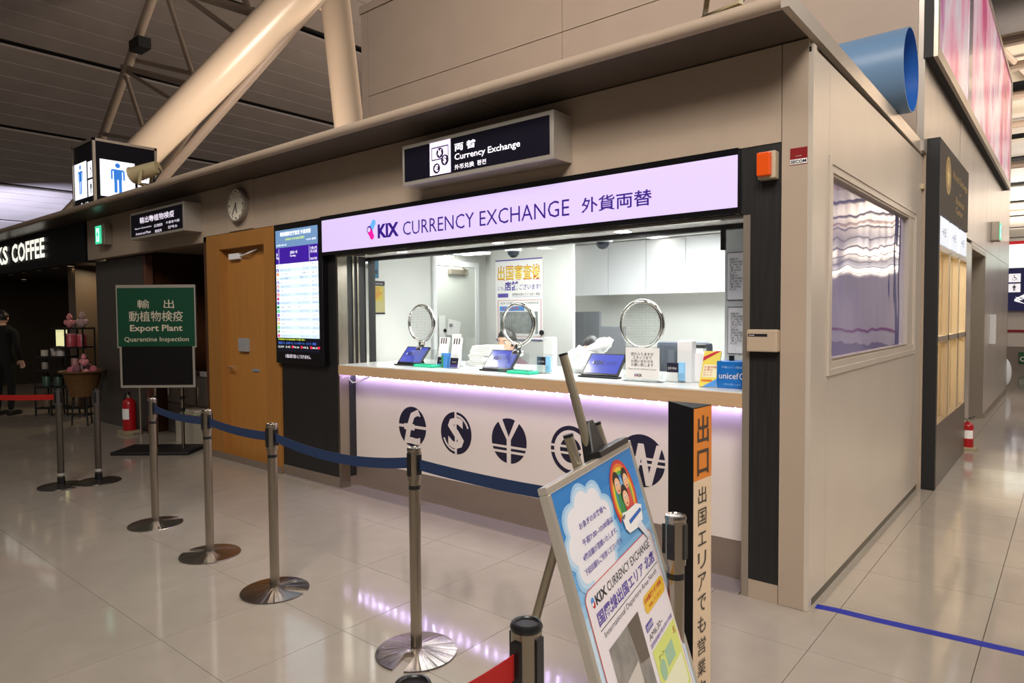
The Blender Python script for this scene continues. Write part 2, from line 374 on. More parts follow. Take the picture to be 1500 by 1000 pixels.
# ================================================================== BOOTH SHELL
EY = -.43
wf = thing('wall_front', None, None, (-7, 0, 0)); tag(wf, kind='structure')
def fpanel(x0, x1, z0, z1, m=beige, name='panel', y0=0, y1=.12): B(x0+.002, x1-.002, y0, y1, z0+.002, z1-.002).build(name, m, wf)
for x0, x1 in [(-.132, 0)]: fpanel(x0, x1, 0.0, 2.93)
for x0, x1 in [(-4.92, -.132), (-6.34, -4.92), (-8.45, -6.34), (-9.88, -8.45)]:
    fpanel(x0, x1, 2.432 if x0 > -7 else 2.37, 2.93)
B(-.33, -.292, 0.0, .12, 0, 2.075).build('frame', alum, wf)
B(-.292, -.134, .004, .12, .1, 2.43).build('wood_panel', darkwood, wf)
B(-.291, -.134, 0, .12, 0, .1).build('plinth', beige, wf)
B(-.345, -.292, .004, .12, 2.075, 2.43).build('wood_panel', darkwood, wf)
# left dark panel with jamb
B(-4.90, -3.975, .02, .10, .10, 2.43).build('wood_panel', darkwood, wf)
B(-4.90, -3.975, .01, .10, 0, .10).build('plinth', kickm, wf)
B(-3.975, -3.95, .0, .10, 0, 2.1).build('frame', steel, wf)
B(-3.985, -3.955, .10, .42, .1, 2.30).build('wood_panel', darkwood, wf)
B(-3.985, -3.955, .10, .20, 0, .10).build('plinth', kickm, wf)
for y in (.165, .215): B(-3.955, -3.945, y-.009, y+.009, 1.12, 2.14).build('track', steel, wf)
B(-3.955, -3.944, .30, .33, 1.12, 2.14).build('track', chrome, wf)
# opening header
B(-3.95, -.33, .004, .06, 2.065, 2.08).build('frame', steel, wf)
B(-3.95, -.33, .06, .38, 2.085, 2.10).build('header_soffit', white, wf)
B(-3.95, -.33, .36, .42, 2.055, 2.085).build('glass_track', blackm, wf)
# skin behind fascia so nothing leaks
B(-9.88, 0, .12, .16, 2.43, 2.93).build('backing', beige, wf)
# front counter face
B(-3.955, -.33, .18, .22, .235, 1.066).build('front_panel', panelw, wf)
B(-3.955, -.33, .175, .22, .0, .233).build('kick_plate', kickm, wf)
trm = B(-4.87, -.338, -.012, .19, .0, .012).build('trim_1', mat('threshold_steel', 'b9b0ae', .22, .6)); tag(trm, kind='structure')
# soffit + roof edge
rf = thing('roof_canopy', None, None, (-7, 0, 2.93)); tag(rf, kind='structure')
segs = [-14.6, -11.3, -8.0, -4.86, -1.95, .02]
for x0, x1 in zip(segs, segs[1:]):
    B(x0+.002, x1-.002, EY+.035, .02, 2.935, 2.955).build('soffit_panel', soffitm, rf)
    MB().cyl((x0+.001, EY+.035, 2.972), (x1-.001, EY+.035, 2.972), .036, n=24).build('edge_roll', beige, rf, smooth=True)
B(-14.6, .02, EY+.035, 3.0, 2.96, 3.0).build('roof_deck', beige, rf)
MB().prism([(.0, EY, 2.93), (.0, 3.05, 2.885), (.0, 3.05, 2.985), (.0, EY, 3.01)], (.035, 0, 0)).build('side_flashing', mat('flashing', 'cfc4b6', .25, .5), rf)

# side wall
ws = thing('wall_right', None, None, (0, 1.6, 0)); tag(ws, kind='structure')
def spanel(y0, y1, z0, z1, m=sidem, x0=-.06, x1=.02, name='panel'): return B(x0, x1, y0+.002, y1-.002, z0+.002, z1-.002).build(name, m, ws)
spanel(0.0, .055, 0.0, 2.9, x1=.022)
spanel(.055, .30, .05, 2.88)
spanel(.30, 2.90, 2.39, 2.88); spanel(.30, 2.90, .05, 1.20); spanel(2.90, 3.16, .05, 2.88)
B(-.06, .012, .057, 3.16, 0.0, .05).build('skirting', mat('skirting_grey', '5a564c', .4, .4), ws)
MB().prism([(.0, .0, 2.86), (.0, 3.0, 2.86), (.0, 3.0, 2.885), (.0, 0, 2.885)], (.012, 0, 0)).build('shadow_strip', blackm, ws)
wd = thing('window_1', None, None, (0, 1.48, 1.2)); tag(wd, kind='structure')
def ring_box(o, y0, y1, z0, z1, t, x0, x1, m, name='window_frame'):
    B(x0, x1, y0, y1, z1-t, z1).build(name, m, o); B(x0, x1, y0, y1, z0, z0+t).build(name, m, o)
    B(x0, x1, y0, y0+t, z0+t, z1-t).build(name, m, o); B(x0, x1, y1-t, y1, z0+t, z1-t).build(name, m, o)
ring_box(wd, .302, 2.898, 1.202, 2.388, .035, -.06, .030, sidem)
ring_box(wd, .337, 2.863, 1.237, 2.353, .04, -.06, .024, sidem)
ring_box(wd, .377, 2.62, 1.277, 2.313, .014, -.06, .016, alum)
B(-.06, .018, 2.60, 2.824, 1.277, 2.313).build('window_frame', sidem, wd)
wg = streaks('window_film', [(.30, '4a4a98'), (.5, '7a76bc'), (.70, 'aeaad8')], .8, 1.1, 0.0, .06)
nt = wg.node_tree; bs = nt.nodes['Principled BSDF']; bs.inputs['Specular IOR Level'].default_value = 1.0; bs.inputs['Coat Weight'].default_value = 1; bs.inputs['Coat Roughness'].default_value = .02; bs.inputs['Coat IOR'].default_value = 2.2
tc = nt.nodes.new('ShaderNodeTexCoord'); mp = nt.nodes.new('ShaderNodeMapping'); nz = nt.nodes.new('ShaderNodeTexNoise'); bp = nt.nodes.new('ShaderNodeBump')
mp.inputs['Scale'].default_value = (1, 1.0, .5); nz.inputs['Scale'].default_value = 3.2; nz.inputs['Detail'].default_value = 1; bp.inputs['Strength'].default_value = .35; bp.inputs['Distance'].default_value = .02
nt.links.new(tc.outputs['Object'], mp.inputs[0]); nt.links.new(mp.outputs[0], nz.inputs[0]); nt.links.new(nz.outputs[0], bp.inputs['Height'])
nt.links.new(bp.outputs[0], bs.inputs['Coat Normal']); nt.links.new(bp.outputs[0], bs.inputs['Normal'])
B(-.02, -.012, .39, 2.61, 1.29, 2.30).build('pane', wg, wd)

# upper building volume
wu = thing('wall_upper', None, None, (-3.6, 3, 3)); tag(wu, kind='structure')
xs = [-7.2, -3.63, -1.0, 0.0]
for x0, x1 in zip(xs, xs[1:]):
    B(x0+.003, x1-.003, 2.97, 3.05, 4.855, 6.10).build('panel', beige2, wu)
    B(x0+.003, x1-.003, 2.97, 3.05, 3.0, 4.845).build('panel', beige2, wu)
B(-7.36, -7.203, 2.97, 3.05, 3.0, 6.10).build('panel', beige2, wu)
B(-7.38, .03, 2.95, 3.3, 6.105, 6.22).build('coping', beige2, wu)
B(-7.34, 0.0, 3.05, 3.09, 0.0, 6.1).build('backing', beige2, wu)
B(-7.36, -7.30, 3.05, 9, 3.0, 6.1).build('panel', beige2, wu)
# steel side wall beyond
wb = thing('wall_far_right', None, None, (0, 8, 0)); tag(wb, kind='structure')
def st(y0, y1, z0, z1, x1=.05, m=steelwall): B(-.05, x1, y0+.004, y1-.004, z0+.003, z1-.003).build('panel', m, wb)
st(3.0, 3.2, 2.9, 5.5); st(3.2, 5.3, 3.03, 4.4, .045); st(5.3, 6.5, .06, 2.38); st(6.5, 8.25, 2.38, 2.42)
for y0, y1 in ((5.3, 8.25), (8.25, 10.4), (10.4, 12.6)): st(y0, y1, 2.42, 4.4)
st(8.25, 10.4, .06, 2.42); st(10.4, 12.6, .06, 2.42); st(3.2, 12.6, 4.4, 5.5, .04)
B(-.05, .06, 5.3, 6.5, 0, .06).build('skirting', kickm, wb); B(-.05, .06, 8.25, 12.6, 0, .06).build('skirting', kickm, wb)
B(-3, .05, 12.56, 12.6, 0, 5.5).build('return_wall', steelwall, wb)
B(-.36, -.3, 5.2, 8.4, 0, 2.5).build('backing', beige2, wb)
d2 = thing('door_2', None, None, (-.2, 7.4, 0)); tag(d2, kind='structure')
B(-.22, -.17, 6.55, 8.2, .01, 2.33).build('door_leaf', mat('grey_steel_door', '6e6256', .4, .4), d2)
B(-.22, .052, 6.5, 6.56, 0, 2.38).build('door_frame', alum, d2); B(-.22, .052, 8.19, 8.25, 0, 2.38).build('door_frame', alum, d2); B(-.22, .052, 6.56, 8.19, 2.33, 2.38).build('door_frame', alum, d2)
MB().tube([(-.17, 6.75, 1.0), (-.11, 6.75, 1.0), (-.11, 6.9, 1.0)], .012).build('handle', chrome, d2)

# ================================================================== SHOP SURROUND (black fin) beyond the booth
sh = thing('shop_entrance', 'dark shop entrance surround with gold lettered sign and glazed doors beyond the booth', 'shopfront', (.05, 4.2, 0))
B(.045, .146, 3.17, 3.24, 0, 3.03).build('fin', blackm, sh)
sp = B(.045, .146, 3.24, 5.16, 2.40, 3.03).build('sign_panel', mat('bronze_sign', '3f372f', .6, .1, spec=.2), sh)
gold = mat('gold_print', 'b08d3a', .5)
for k, (ya, yb) in enumerate(((3.28, 3.83), (3.93, 4.47), (4.57, 5.12))):
    lp = B(.05, .142, ya, yb, 2.14, 2.38).build('light_panel', mat('lit_shop_panel', '9a9ea4', .4, emit='dfe8f4', es=.72), sh)
    text('→E', mat('grey_blue_print', '8a93b8', .5), lp, (.142, ya+.1, 2.22), Y, Z, h=.07, w=.25)
B(.05, .14, 3.24, 5.16, 2.08, 2.13).build('transom', alum, sh)
B(.05, .14, 3.24, 5.24, 1.28, 1.33).build('transom', alum, sh)
for y in (3.26, 3.92, 4.58, 5.2): B(.05, .14, y-.03, y+.03, .56, 2.1).build('mullion', alum, sh)
B(.05, .142, 3.24, 5.24, 0, .56).build('lower_panel', mat('bronze_panel', '5d5146', .35, .4), sh)
for y0, y1 in ((3.29, 3.89), (3.95, 4.55), (4.61, 5.17)):
    for z0, z1 in ((.57, 1.28), (1.33, 2.08)): B(.08, .088, y0, y1, z0, z1).build('pane', paneglass, sh)
# gold emblem and lettering
shape(gold, sp, (.146, 3.68, 2.78), Y, Z, circ(0, 0, .17, .17), off=.001)
ringm(mat('gold_dark', '5d4a20', .4), sp, (.146, 3.68, 2.78), Y, Z, 0, 0, .12, .135, off=.002)
shape(mat('gold_light', 'd8bd6a', .4), sp, (.146, 3.68, 2.78), Y, Z, [(.0, .1), (.03, .03), (.1, .02), (.05, -.03), (.06, -.1), (0, -.06), (-.06, -.1), (-.05, -.03), (-.1, .02), (-.03, .03)], off=.002)
text('World Exchange', gold, sp, (.146, 3.95, 2.78), Y, Z, h=.09, w=1.1)
text('~', gold, sp, (.146, 4.45, 2.7), Y, Z, h=.02, w=.1)
text('Business\nCenter', gold, sp, (.146, 4.2, 2.50), Y, Z, h=.16, w=.6)
# shop interior seen through the doors
si = thing('shop_interior', None, None, (-1, 4.2, 0)); tag(si, kind='structure')
B(-2.2, -2.15, 3.1, 5.3, 0, 2.6).build('wall_panel', mat('shop_cream', 'c9b892', .5), si); B(-2.2, -.06, 3.17, 3.21, 0, 2.6).build('wall_panel', MATS['shop_cream'], si); B(-.06, .045, 3.162, 3.21, 0, 3.0).build('wall_panel', beige, si); B(-2.2, .04, 5.26, 5.3, 0, 2.6).build('wall_panel', MATS['shop_cream'], si)
B(-2.2, .04, 3.1, 5.3, 2.6, 2.64).build('ceiling_panel', MATS['shop_cream'], si)
area('shop_ceiling_lamp', (-1, 4.2, 2.55), (-1, 4.2, 0), 1.2, 1.2, 170, (1, .86, .62))
ps = thing('promotional_panel', 'green white blue and orange panel behind the glazed shop doors', 'panel', (-.04, 5.2, .6))
for k, (c, z0, z1) in enumerate((('5a8c3a', 1.25, 1.4), ('e6e6e0', 1.08, 1.25), ('4f97cc', .95, 1.08), ('d98f2c', .6, .95))): B(-.11, .035, 5.19, 5.22, z0, z1).build('stripe', mat('promo_%d' % k, c, .5), ps)

# fire extinguisher + tray helper
def extinguisher(x, y, label, s=1.0):
    t = thing('fire_extinguisher', label, 'extinguisher', (x, y, 0))
    B(x-.14, x+.14, y-.11, y+.11, .0, .05).build('stand', mat('stand_beige', '9c8f74', .5), t, bevel=.008)
    MB().lathe([(0, .05), (.078, .05), (.082, .07), (.082, .40), (.07, .44), (.04, .47), (.028, .48)], (x, y, 0), 24).build('cylinder', redm, t, smooth=True)
    MB().lathe([(.028, .475), (.03, .52), (.018, .53), (0, .53)], (x, y, 0), 16).build('valve', alum, t, smooth=True)
    MB().beam((x, y, .53), (x+.10, y-.03, .575), .02, .012).beam((x, y, .525), (x+.09, y-.03, .53), .02, .01).build('lever', blackm, t)
    MB().tube([(x, y, .51), (x-.05, y-.02, .53), (x-.095, y-.03, .42), (x-.1, y-.03, .2)], .011).build('hose', blackm, t, smooth=True)
    b = MB(); vs = []
    for i in range(9):
        a = math.radians(-120+i*12)
        for z in (.2, .34): vs.append((x+.0835*math.cos(a), y+.0835*math.sin(a), z))
    b.add(vs, [(2*i, 2*i+1, 2*i+3, 2*i+2) for i in range(8)]).build('sticker', paper, t, fix=False)
    t.scale = (s, s, s)
extinguisher(.155, 5.45, 'red fire extinguisher standing by the steel wall past the shop doors', .66)
extinguisher(-8.62, .02, 'red fire extinguisher on a beige stand beside the green quarantine sign')

# exit light boxes
def exit_box(x, y, z, face, label, w=.32, h=.28, d=.1):
    t = thing('exit_light', label, 'exit sign', (x, y, z))
    if face == 'front':
        B(x-w/2, x+w/2, y-d, y, z, z+h).build('housing', alum, t, bevel=.006)
        f = B(x-w/2+.02, x+w/2-.1, y-d-.006, y-d, z+.02, z+h-.02).build('face', mat('exit_green', '2cc08a', .4, emit='3fd9a0', es=1.0), t)
        O = Vector((x-.05, y-d-.006, z+h/2)); R_, U_ = X, Z
    else:
        B(x, x+.1, y-.35, y, z, z+h).build('housing', alum, t, bevel=.006)
        f = B(x+.1, x+.106, y-.32, y-.03, z+.02, z+h-.02).build('face', mat('exit_green', '2cc08a', .4), t)
        O = Vector((x+.106, y-.175, z+h/2)); R_, U_ = Y, Z
    shape(coollit, f, O, R_, U_, [(-.05, -.09), (.05, -.09), (.05, .09), (-.05, .09)], off=.001)
    shape(MATS['exit_green'], f, O, R_, U_, [(-.03, -.07), (-.01, -.02), (-.035, .0), (-.03, .03), (0, .04), (.0, .07), (.02, .07), (.02, .03), (.035, .0), (.02, -.02), (.035, -.07), (.02, -.07), (.0, -.03), (-.015, -.07)], off=.002)
exit_box(-9.12, -.0, 2.53, 'front', 'small green running man exit light on the fascia beside the coffee sign')
exit_box(.05, 9.3, 2.62, 'side', 'green exit light box sticking out of the steel wall above the door')
t = B(.05, .12, 9.0, 9.18, 1.05, 1.5).build('wall_box', whitep, bevel=.006); tag(t, 'white control box mounted on the far steel wall', 'box')
t = B(-.10, -.0, 0, .01, 0, .01)

# ================================================================== PINK BILLBOARD
pb = thing('billboard', 'large pink and white blossom advertisement mounted high on the steel wall', 'billboard', (.1, 7, 3.62))
pinkm = streaks('blossom_print', [(.34, 'a8245c'), (.43, 'd05a88'), (.50, 'dfa8be'), (.58, 'd8ccd6'), (.68, 'b86a9c')], .9, .45, .30)
B(.04, .11, 2.99, 11.12, 3.66, 5.56).build('backing', blackm, pb)
B(.11, .125, 3.10, 11.05, 3.76, 5.50).build('picture', pinkm, pb)
for a in ((3.0, 3.10, 3.66, 5.56), (11.04, 11.14, 3.66, 5.56)): B(.11, .14, a[0], a[1], a[2], a[3]).build('frame', alum, pb)
B(.11, .14, 3.1, 11.04, 3.66, 3.76).build('frame', alum, pb); B(.11, .14, 3.1, 11.04, 5.49, 5.56).build('frame', alum, pb)
B(.111, .13, 5.15, 5.45, 3.76, 5.49).build('seam', mat('grey_seam', 'a49aa6', .2, .3), pb)

# blue air duct
du = thing('air_duct', 'blue round air duct lying on the booth roof with open end', 'duct', (-.6, 2.1, 3.0))
blued = mat('blue_duct_paint', '6484a6', .4)
bm_ = MB().lathe([(.285, -1.9), (.29, -.85), (.296, 0), (.288, .0)], (.11, 2.05, 3.295), 48, (1, 0, 0)); bm_.build('duct_tube', blued, du, smooth=True); MB().lathe([(.287, 0), (.28, -.9), (.25, -.9), (0, -.9)], (.11, 2.05, 3.295), 48, (1, 0, 0)).build('lining', mat('duct_lining_blue', '2f6cc4', .4), du, smooth=True)
MB().torus((-1.0, 2.05, 3.295), .293, .012, (1, 0, 0), 40, 6).build('flange', blued, du, smooth=True)
B(-.62, -.56, 1.85, 2.25, 3.0, 3.03).build('saddle', alum, du); B(-1.5, -1.44, 1.85, 2.25, 3.0, 3.03).build('saddle', alum, du)

# spotlights on roof edges
def floodlamp(p, aim, label, s=1.0):
    p = Vector(p); d = Vector(aim).normalized()
    t = thing('floodlight', label, 'floodlight', p, 0, 'beige floodlights on the roof edges')
    lm = mat('lamp_beige', 'ac9d78', .4); c = p+Z*.17*s
    MB().lathe([(.0, -.17), (.07, -.17), (.075, -.14), (.085, .12), (.095, .15), (.087, .15), (.075, .08), (.0, .06)], c, 28, d).build('housing', lm, t, smooth=True)
    MB().lathe([(.07, .085), (0, .09)], c, 20, d).build('lens', mat('lens_dark', '2b2a22', .1), t)
    sd = d.cross(Z).normalized()
    b = MB(); b.beam(c+sd*.1-d*.03, p+sd*.1+Z*.02, .035, .006, up=sd).beam(c-sd*.1-d*.03, p-sd*.1+Z*.02, .035, .006, up=sd).obox(p+Z*.016, sd, d, Z, .105, .02, .006).build('bracket', lm, t)
    MB().tube([c-d*.16, c-d*.2-Z*.05, p-d*.12+Z*.03, p-d*.05+Z*.01], .008).build('cable', blackm, t, smooth=True)
floodlamp((-7.0, -.36, 3.01), (-.75, -.55, -.25), 'beige cylinder floodlight on the canopy edge in front of the restroom light cube')
floodlamp((-.30, -.37, 3.01), (-.2, -.95, -.1), 'beige floodlight cut off by the top edge above the booth canopy corner')
floodlamp((-6.95, 3.1, 6.22), (-.4, -.9, -.1), 'beige floodlight on the top left corner of the upper beige wall')

# restroom light cube
cu = thing('restroom_sign_cube', 'illuminated navy cube sign with blue man and wheelchair symbols above the canopy', 'sign', (-10.9, .76, 3.0))
cx0, cx1, cy0, cy1, cz0, cz1 = -11.36, -10.45, .30, 1.24, 3.0, 4.28
B(cx0+.02, cx1-.02, cy0+.02, cy1-.02, cz0, cz1-.02).build('body', navyface, cu)
b = MB()
for x in (cx0+.02, cx1-.02):
    for y in (cy0+.02, cy1-.02): b.box(x-.02, x+.02, y-.02, y+.02, cz0, cz1)
for z in (cz1-.02,):
    b.box(cx0, cx1, cy0, cy0+.04, z-.02, z+.02).box(cx0, cx1, cy1-.04, cy1, z-.02, z+.02).box(cx0, cx0+.04, cy0, cy1, z-.02, z+.02).box(cx1-.04, cx1, cy0, cy1, z-.02, z+.02)
b.build('frame', alum, cu)
manb = mat('man_blue', '2f7fe0', .5, emit='2f7fe0', es=.7); litw = mat('lit_panel', 'ffffff', .4, emit='eef4ff', es=1.3)
blk = mat('sign_black', '0b0a14', .4)
def man(par, O, R_, U_, s, m, off=.004):
    for sgn in (-1, 1):
        shape(m, par, O, R_, U_, [(sgn*s*x, s*y) for x, y in ((0, .0), (.11, 0), (.11, -.42), (.02, -.42), (.02, -.02), (0, -.02))], off=off)
        shape(m, par, O, R_, U_, [(sgn*s*x, s*y) for x, y in ((.09, .30), (.16, .30), (.20, .26), (.20, -.02), (.15, -.02), (.15, .24), (.09, .24))], off=off)
    shape(m, par, O, R_, U_, [(s*x, s*y) for x, y in ((-.12, -.02), (.12, -.02), (.12, .30), (-.12, .30))], off=off)
    shape(m, par, O, R_, U_, circ(0, s*.42, s*.075), off=off)
def wheelchair(par, O, R_, U_, s, m):
    ringm(m, par, O, R_, U_, -.02*s, -.12*s, .17*s, .21*s, math.radians(150), math.radians(380), off=.004)
    shape(m, par, O, R_, U_, [(s*x, s*y) for x, y in ((-.06, .22), (-.01, .22), (.01, -.02), (.16, -.02), (.24, -.26), (.28, -.25), (.19, .03), (-.05, .03))], off=.004)
    shape(m, par, O, R_, U_, circ(-.03*s, .32*s, .06*s), off=.004)
O = Vector((cx1-.02, cy0, cz0))
f1 = plate(litw, cu, O, Y, Z, .10, .60, .42, .98, name='panel', off=.001); man(f1, O+Y*.35+Z*.70, Y, Z, .5, manb)
f2 = plate(litw, cu, O, Y, Z, .64, .86, .70, .95, name='panel', off=.001); wheelchair(f2, O+Y*.71+Z*.82, Y, Z, .26, blk); man(f2, O+Y*.80+Z*.87, Y, Z, .1, redi); man(f2, O+Y*.84+Z*.87, Y, Z, .1, manb)
f3 = plate(litw, cu, O, Y, Z, .64, .86, .42, .67, name='panel', off=.001); man(f3, O+Y*.75+Z*.54, Y, Z, .2, blk)
O = Vector((cx0, cy0+.02, cz0))
f4 = plate(litw, cu, O, X, Z, .06, .58, .42, .98, name='panel', off=.001); man(f4, O+X*.32+Z*.70, X, Z, .5, manb)
f5 = plate(litw, cu, O, X, Z, .63, .87, .70, .95, name='panel', off=.001); wheelchair(f5, O+X*.75+Z*.82, X, Z, .22, blk)
f6 = plate(litw, cu, O, X, Z, .63, .87, .42, .67, name='panel', off=.001); man(f6, O+X*.75+Z*.54, X, Z, .2, blk)
text('↑', litw, cu, O+X*.28+Z*.25, X, Z, h=.11, w=.12); text('40m', litw, cu, O+X*.44+Z*.25, X, Z, h=.10, w=.34)

# ================================================================== MAIN LIT SIGN
ms = thing('shop_sign', 'long illuminated lilac sign reading KIX CURRENCY EXCHANGE above the counter', 'sign', (-2.2, 0, 2.08))
B(-4.14, -.345, -.045, .0, 2.085, 2.43).build('housing', black, ms)
B(-4.10, -.345, -.052, -.045, 2.115, 2.392).build('face', signlit, ms)
O = Vector((0, -.052, 0))
def pill(m, cx, cz, L, r, a, off): # rounded bar
    c, s = math.cos(a), math.sin(a); pts = circ(L/2, 0, r, r, -math.pi/2, math.pi/2, 12)+circ(-L/2, 0, r, r, math.pi/2, 3*math.pi/2, 12)
    shape(m, ms, O, X, Z, [(cx+x*c-y*s, cz+x*s+y*c) for x, y in pts], off=off)
def p0(x, y): q = at(x, y, 'y', -.052); return q
a_ = p0(545, 330); b_ = p0(541, 338); c_ = p0(544, 346)
pill(blueg, p0(545.5, 330.5).x, p0(545, 330.5).z, .055, .026, math.radians(52), .001)
pill(purpleg, p0(542, 338.5).x, p0(541, 338.5).z, .03, .030, math.radians(-58), .002)
pill(pinki, p0(543.8, 343).x, p0(543.8, 342.5).z, .05, .026, math.radians(-58), .003)
shape(signlit, ms, O, X, Z, circ(p0(541, 336.5).x, p0(541, 336.5).z, .019), off=.004)
def fit(body, m, par, ptl, pbr, y, **k):
    """lettering fitted between a left-bottom and a right-top corner, both given as measured points on plane y"""
    a, c = at(*ptl, 'y', y), at(*pbr, 'y', y)
    return text(body, m, par, Vector((a.x, y, a.z)), X, Z, h=c.z-a.z, w=c.x-a.x, **k)
fit('KIX', purpleg, ms, (553.5, 349.2), (584, 324.5), -.052, bold=.045)
fit('CURRENCY EXCHANGE', purpleg, ms, (590.5, 344.8), (834, 291), -.052, bold=-.004)
fit('外貨両替', purpleg, ms, (852, 312.5), (955, 276), -.052, bold=.012)

# ceiling-hung type sign boxes on the fascia
def sign_box(x0, x1, z0, z1, label, d=.2):
    t = thing('lightbox_sign', label, 'sign', ((x0+x1)/2, -.0, z0))
    B(x0, x1, -d, 0, z0, z1).build('housing', silver, t, bevel=.006)
    B(x0+.03, x1-.03, -d-.003, -d+.004, z0+.03, z1-.03).build('face', navyface, t)
    return t
s1 = sign_box(-2.85, -1.445, 2.515, 2.815, 'navy lightbox sign reading Currency Exchange above the lilac shop sign')
y1 = -.204
a, c = at(630, 256, 'y', y1), at(660, 203, 'y', y1)
ic = plate(mat('lit_lilac', 'e9d8f8', .4, emit='e6d4fa', es=1.0), s1, (0, y1, 0), X, Z, a.x, c.x, 2.552, 2.785, name='icon_panel', off=.001)
def px(x, y): q = at(x, y, 'y', y1); return q.x, q.z
icx = (a.x+c.x)/2
for (x0, x1, z0, z1) in ((-.085, .085, 2.74, 2.748), (-.085, .085, 2.655, 2.663), (-.085, -.078, 2.655, 2.748), (.078, .085, 2.655, 2.748)):
    plate(navy, ic, (icx, y1, 0), X, Z, x0, x1, z0, z1, off=.003)
shape(navy, ic, (icx, y1, 2.702), X, Z, circ(0, 0, .036), off=.003); text('¥', ic.data.materials[0], ic, (icx, y1, 2.702), X, Z, h=.048, align='c', bold=.03, off=.005)
shape(navy, ic, (icx+.05, y1, 2.645), X, Z, circ(0, 0, .038), off=.004); text('$', ic.data.materials[0], ic, (icx+.05, y1, 2.645), X, Z, h=.055, align='c', bold=.03, off=.006)
shape(navy, ic, (icx-.035, y1, 2.597), X, Z, circ(0, 0, .036), off=.003); text('€', ic.data.materials[0], ic, (icx-.035, y1, 2.597), X, Z, h=.048, align='c', bold=.03, off=.005)
fit('両 替', whitelit, s1, (666, 222), (697, 203), y1, bold=.02)
fit('Currency Exchange', whitelit, s1, (666, 237.5), (762, 204.5), y1, bold=.012)
fit('外币兑换  환전', whitelit, s1, (666, 249), (712, 232), y1, bold=.01)
s2 = sign_box(-7.84, -6.42, 2.49, 2.81, 'navy lightbox sign with white Japanese quarantine lettering above the side passage')
y1 = -.204
fit('輸出動植物検疫', whitelit, s2, (205, 328), (255, 307), y1, bold=.008)
fit('Export Quarantine', whitelit, s2, (198, 337.5), (222, 329.5), y1, bold=.0); fit('Animal and Plant', whitelit, s2, (199, 345), (221, 337), y1, bold=.0)
fit('出口動植物', whitelit, s2, (226, 333), (238, 326), y1); fit('検疫所', whitelit, s2, (227, 341), (237, 334.5), y1)
fit('수출동식물', whitelit, s2, (243, 328), (263, 320), y1); fit('검역소', whitelit, s2, (246, 335), (260, 328), y1)

# clock
ck = thing('wall_clock', 'round white faced wall clock on the beige fascia above the wooden door', 'clock', (-5.55, 0, 2.5))
B(-5.82, -5.33, -.012, 0, 2.44, 2.93).build('backplate', beige, ck)
cc = Vector((-5.56, -.012, 2.69))
MB().lathe([(.0, 0), (.168, 0), (.172, .02), (.172, .055), (.165, .062), (.156, .062), (.156, .05), (0, .05)], cc, 48, (0, -1, 0)).build('case', mat('clock_case', '8c8379', .35), ck, smooth=True)
fc = MB().lathe([(.156, .052), (0, .0525)], cc, 40, (0, -1, 0)).build('face', mat('clock_face', 'ded6c4', .5), ck)
O = cc-Y*.0535
for k in range(12):
    a = math.radians(90-30*k); shape(darki, fc, O+Vector((.135*math.cos(a), 0, .135*math.sin(a))), X, Z, circ(0, 0, .009 if k % 3 else .013, n=8), off=0)
for ang, L, wd_ in ((90-6*36, .125, .008), (90-30*5.6, .085, .011)):
    a = math.radians(ang); d = Vector((math.cos(a), 0, math.sin(a))); MB().beam(O-d*.02-Y*.004, O+d*L-Y*.004, wd_, .002, up=(0, 1, 0)).build('hand', darki, ck)

# orange beacon, security sticker, card box
t = thing('alarm_lamp', 'orange rectangular warning lamp at the top of the dark wood pilaster', 'lamp', (-.19, 0, 2.25))
B(-.235, -.145, -.055, 0.004, 2.245, 2.385).build('housing', mat('lamp_housing', 'b3a58c', .4), t, bevel=.005)
B(-.232, -.162, -.085, -.05, 2.258, 2.378).build('lens', mat('orange_lens', 'c84c10', .25, emit='ff4a00', es=.12), t, bevel=.008)
t = thing('security_sticker', 'small red and white security company sticker on the beige corner post', 'sticker', (-.045, 0, 2.3))
B(-.088, -.003, -.002, 0.002, 2.305, 2.39).build('sheet', mat('sticker_red', '7d0c10', .4), t)
plate(paper, t, (0, -.002, 0), X, Z, -.087, -.004, 2.308, 2.333, off=.0005)
text('SECOM', navy, t, (-.084, -.003, 2.312), X, Z, h=.017, w=.077, bold=.03); text('security', whitei, t, (-.06, -.0025, 2.345), X, Z, h=.006, w=.03)
t = thing('card_box', 'beige plastic card reader box halfway up the dark wood pilaster', 'card reader', (-.21, 0, 1.34))
B(-.29, -.13, -.05, 0.004, 1.345, 1.462).build('housing', mat('card_box_beige', 'b3a08a', .4), t, bevel=.008)
plate(blackm, t, (0, -.05, 0), X, Z, -.282, -.18, 1.425, 1.44, off=.001); text('SAXA', whitei, t, (-.277, -.0515, 1.428), X, Z, h=.008, w=.03)

# rate screen
rs = thing('rate_display', 'tall lit exchange rate screen in a glossy black frame beside the counter', 'display', (-4.5, 0, 1.0))
B(-4.90, -4.12, -.04, .02, 1.10, 2.425).build('housing', black, rs, bevel=.004)
sy = -.043
scr = B(-4.865, -4.175, -.043, -.03, 1.215, 2.365).build('screen', mat('screen_off', '0a0c18', .2, emit='0a0c18', es=1), rs)
def glow(n, c, s=1.0): return mat(n, c, .3, emit=c, es=s)
hd = plate(glow('scr_header', '5f7fa6', .9), scr, (0, sy, 0), X, Z, -4.865, -4.175, 2.20, 2.365, off=.001)
pu = plate(glow('scr_purple', '35158a', .8), scr, (0, sy, 0), X, Z, -4.865, -4.175, 2.045, 2.20, off=.001)
wh, gl = glow('scr_white', 'e8f4fb', .85), glow('scr_grey', 'c6dde6', .85)
text('関西国際空港直営 外貨両替', glow('scr_text', 'ffffff', 1), hd, (-4.78, sy-.001, 2.305), X, Z, h=.04, w=.50, bold=.01)
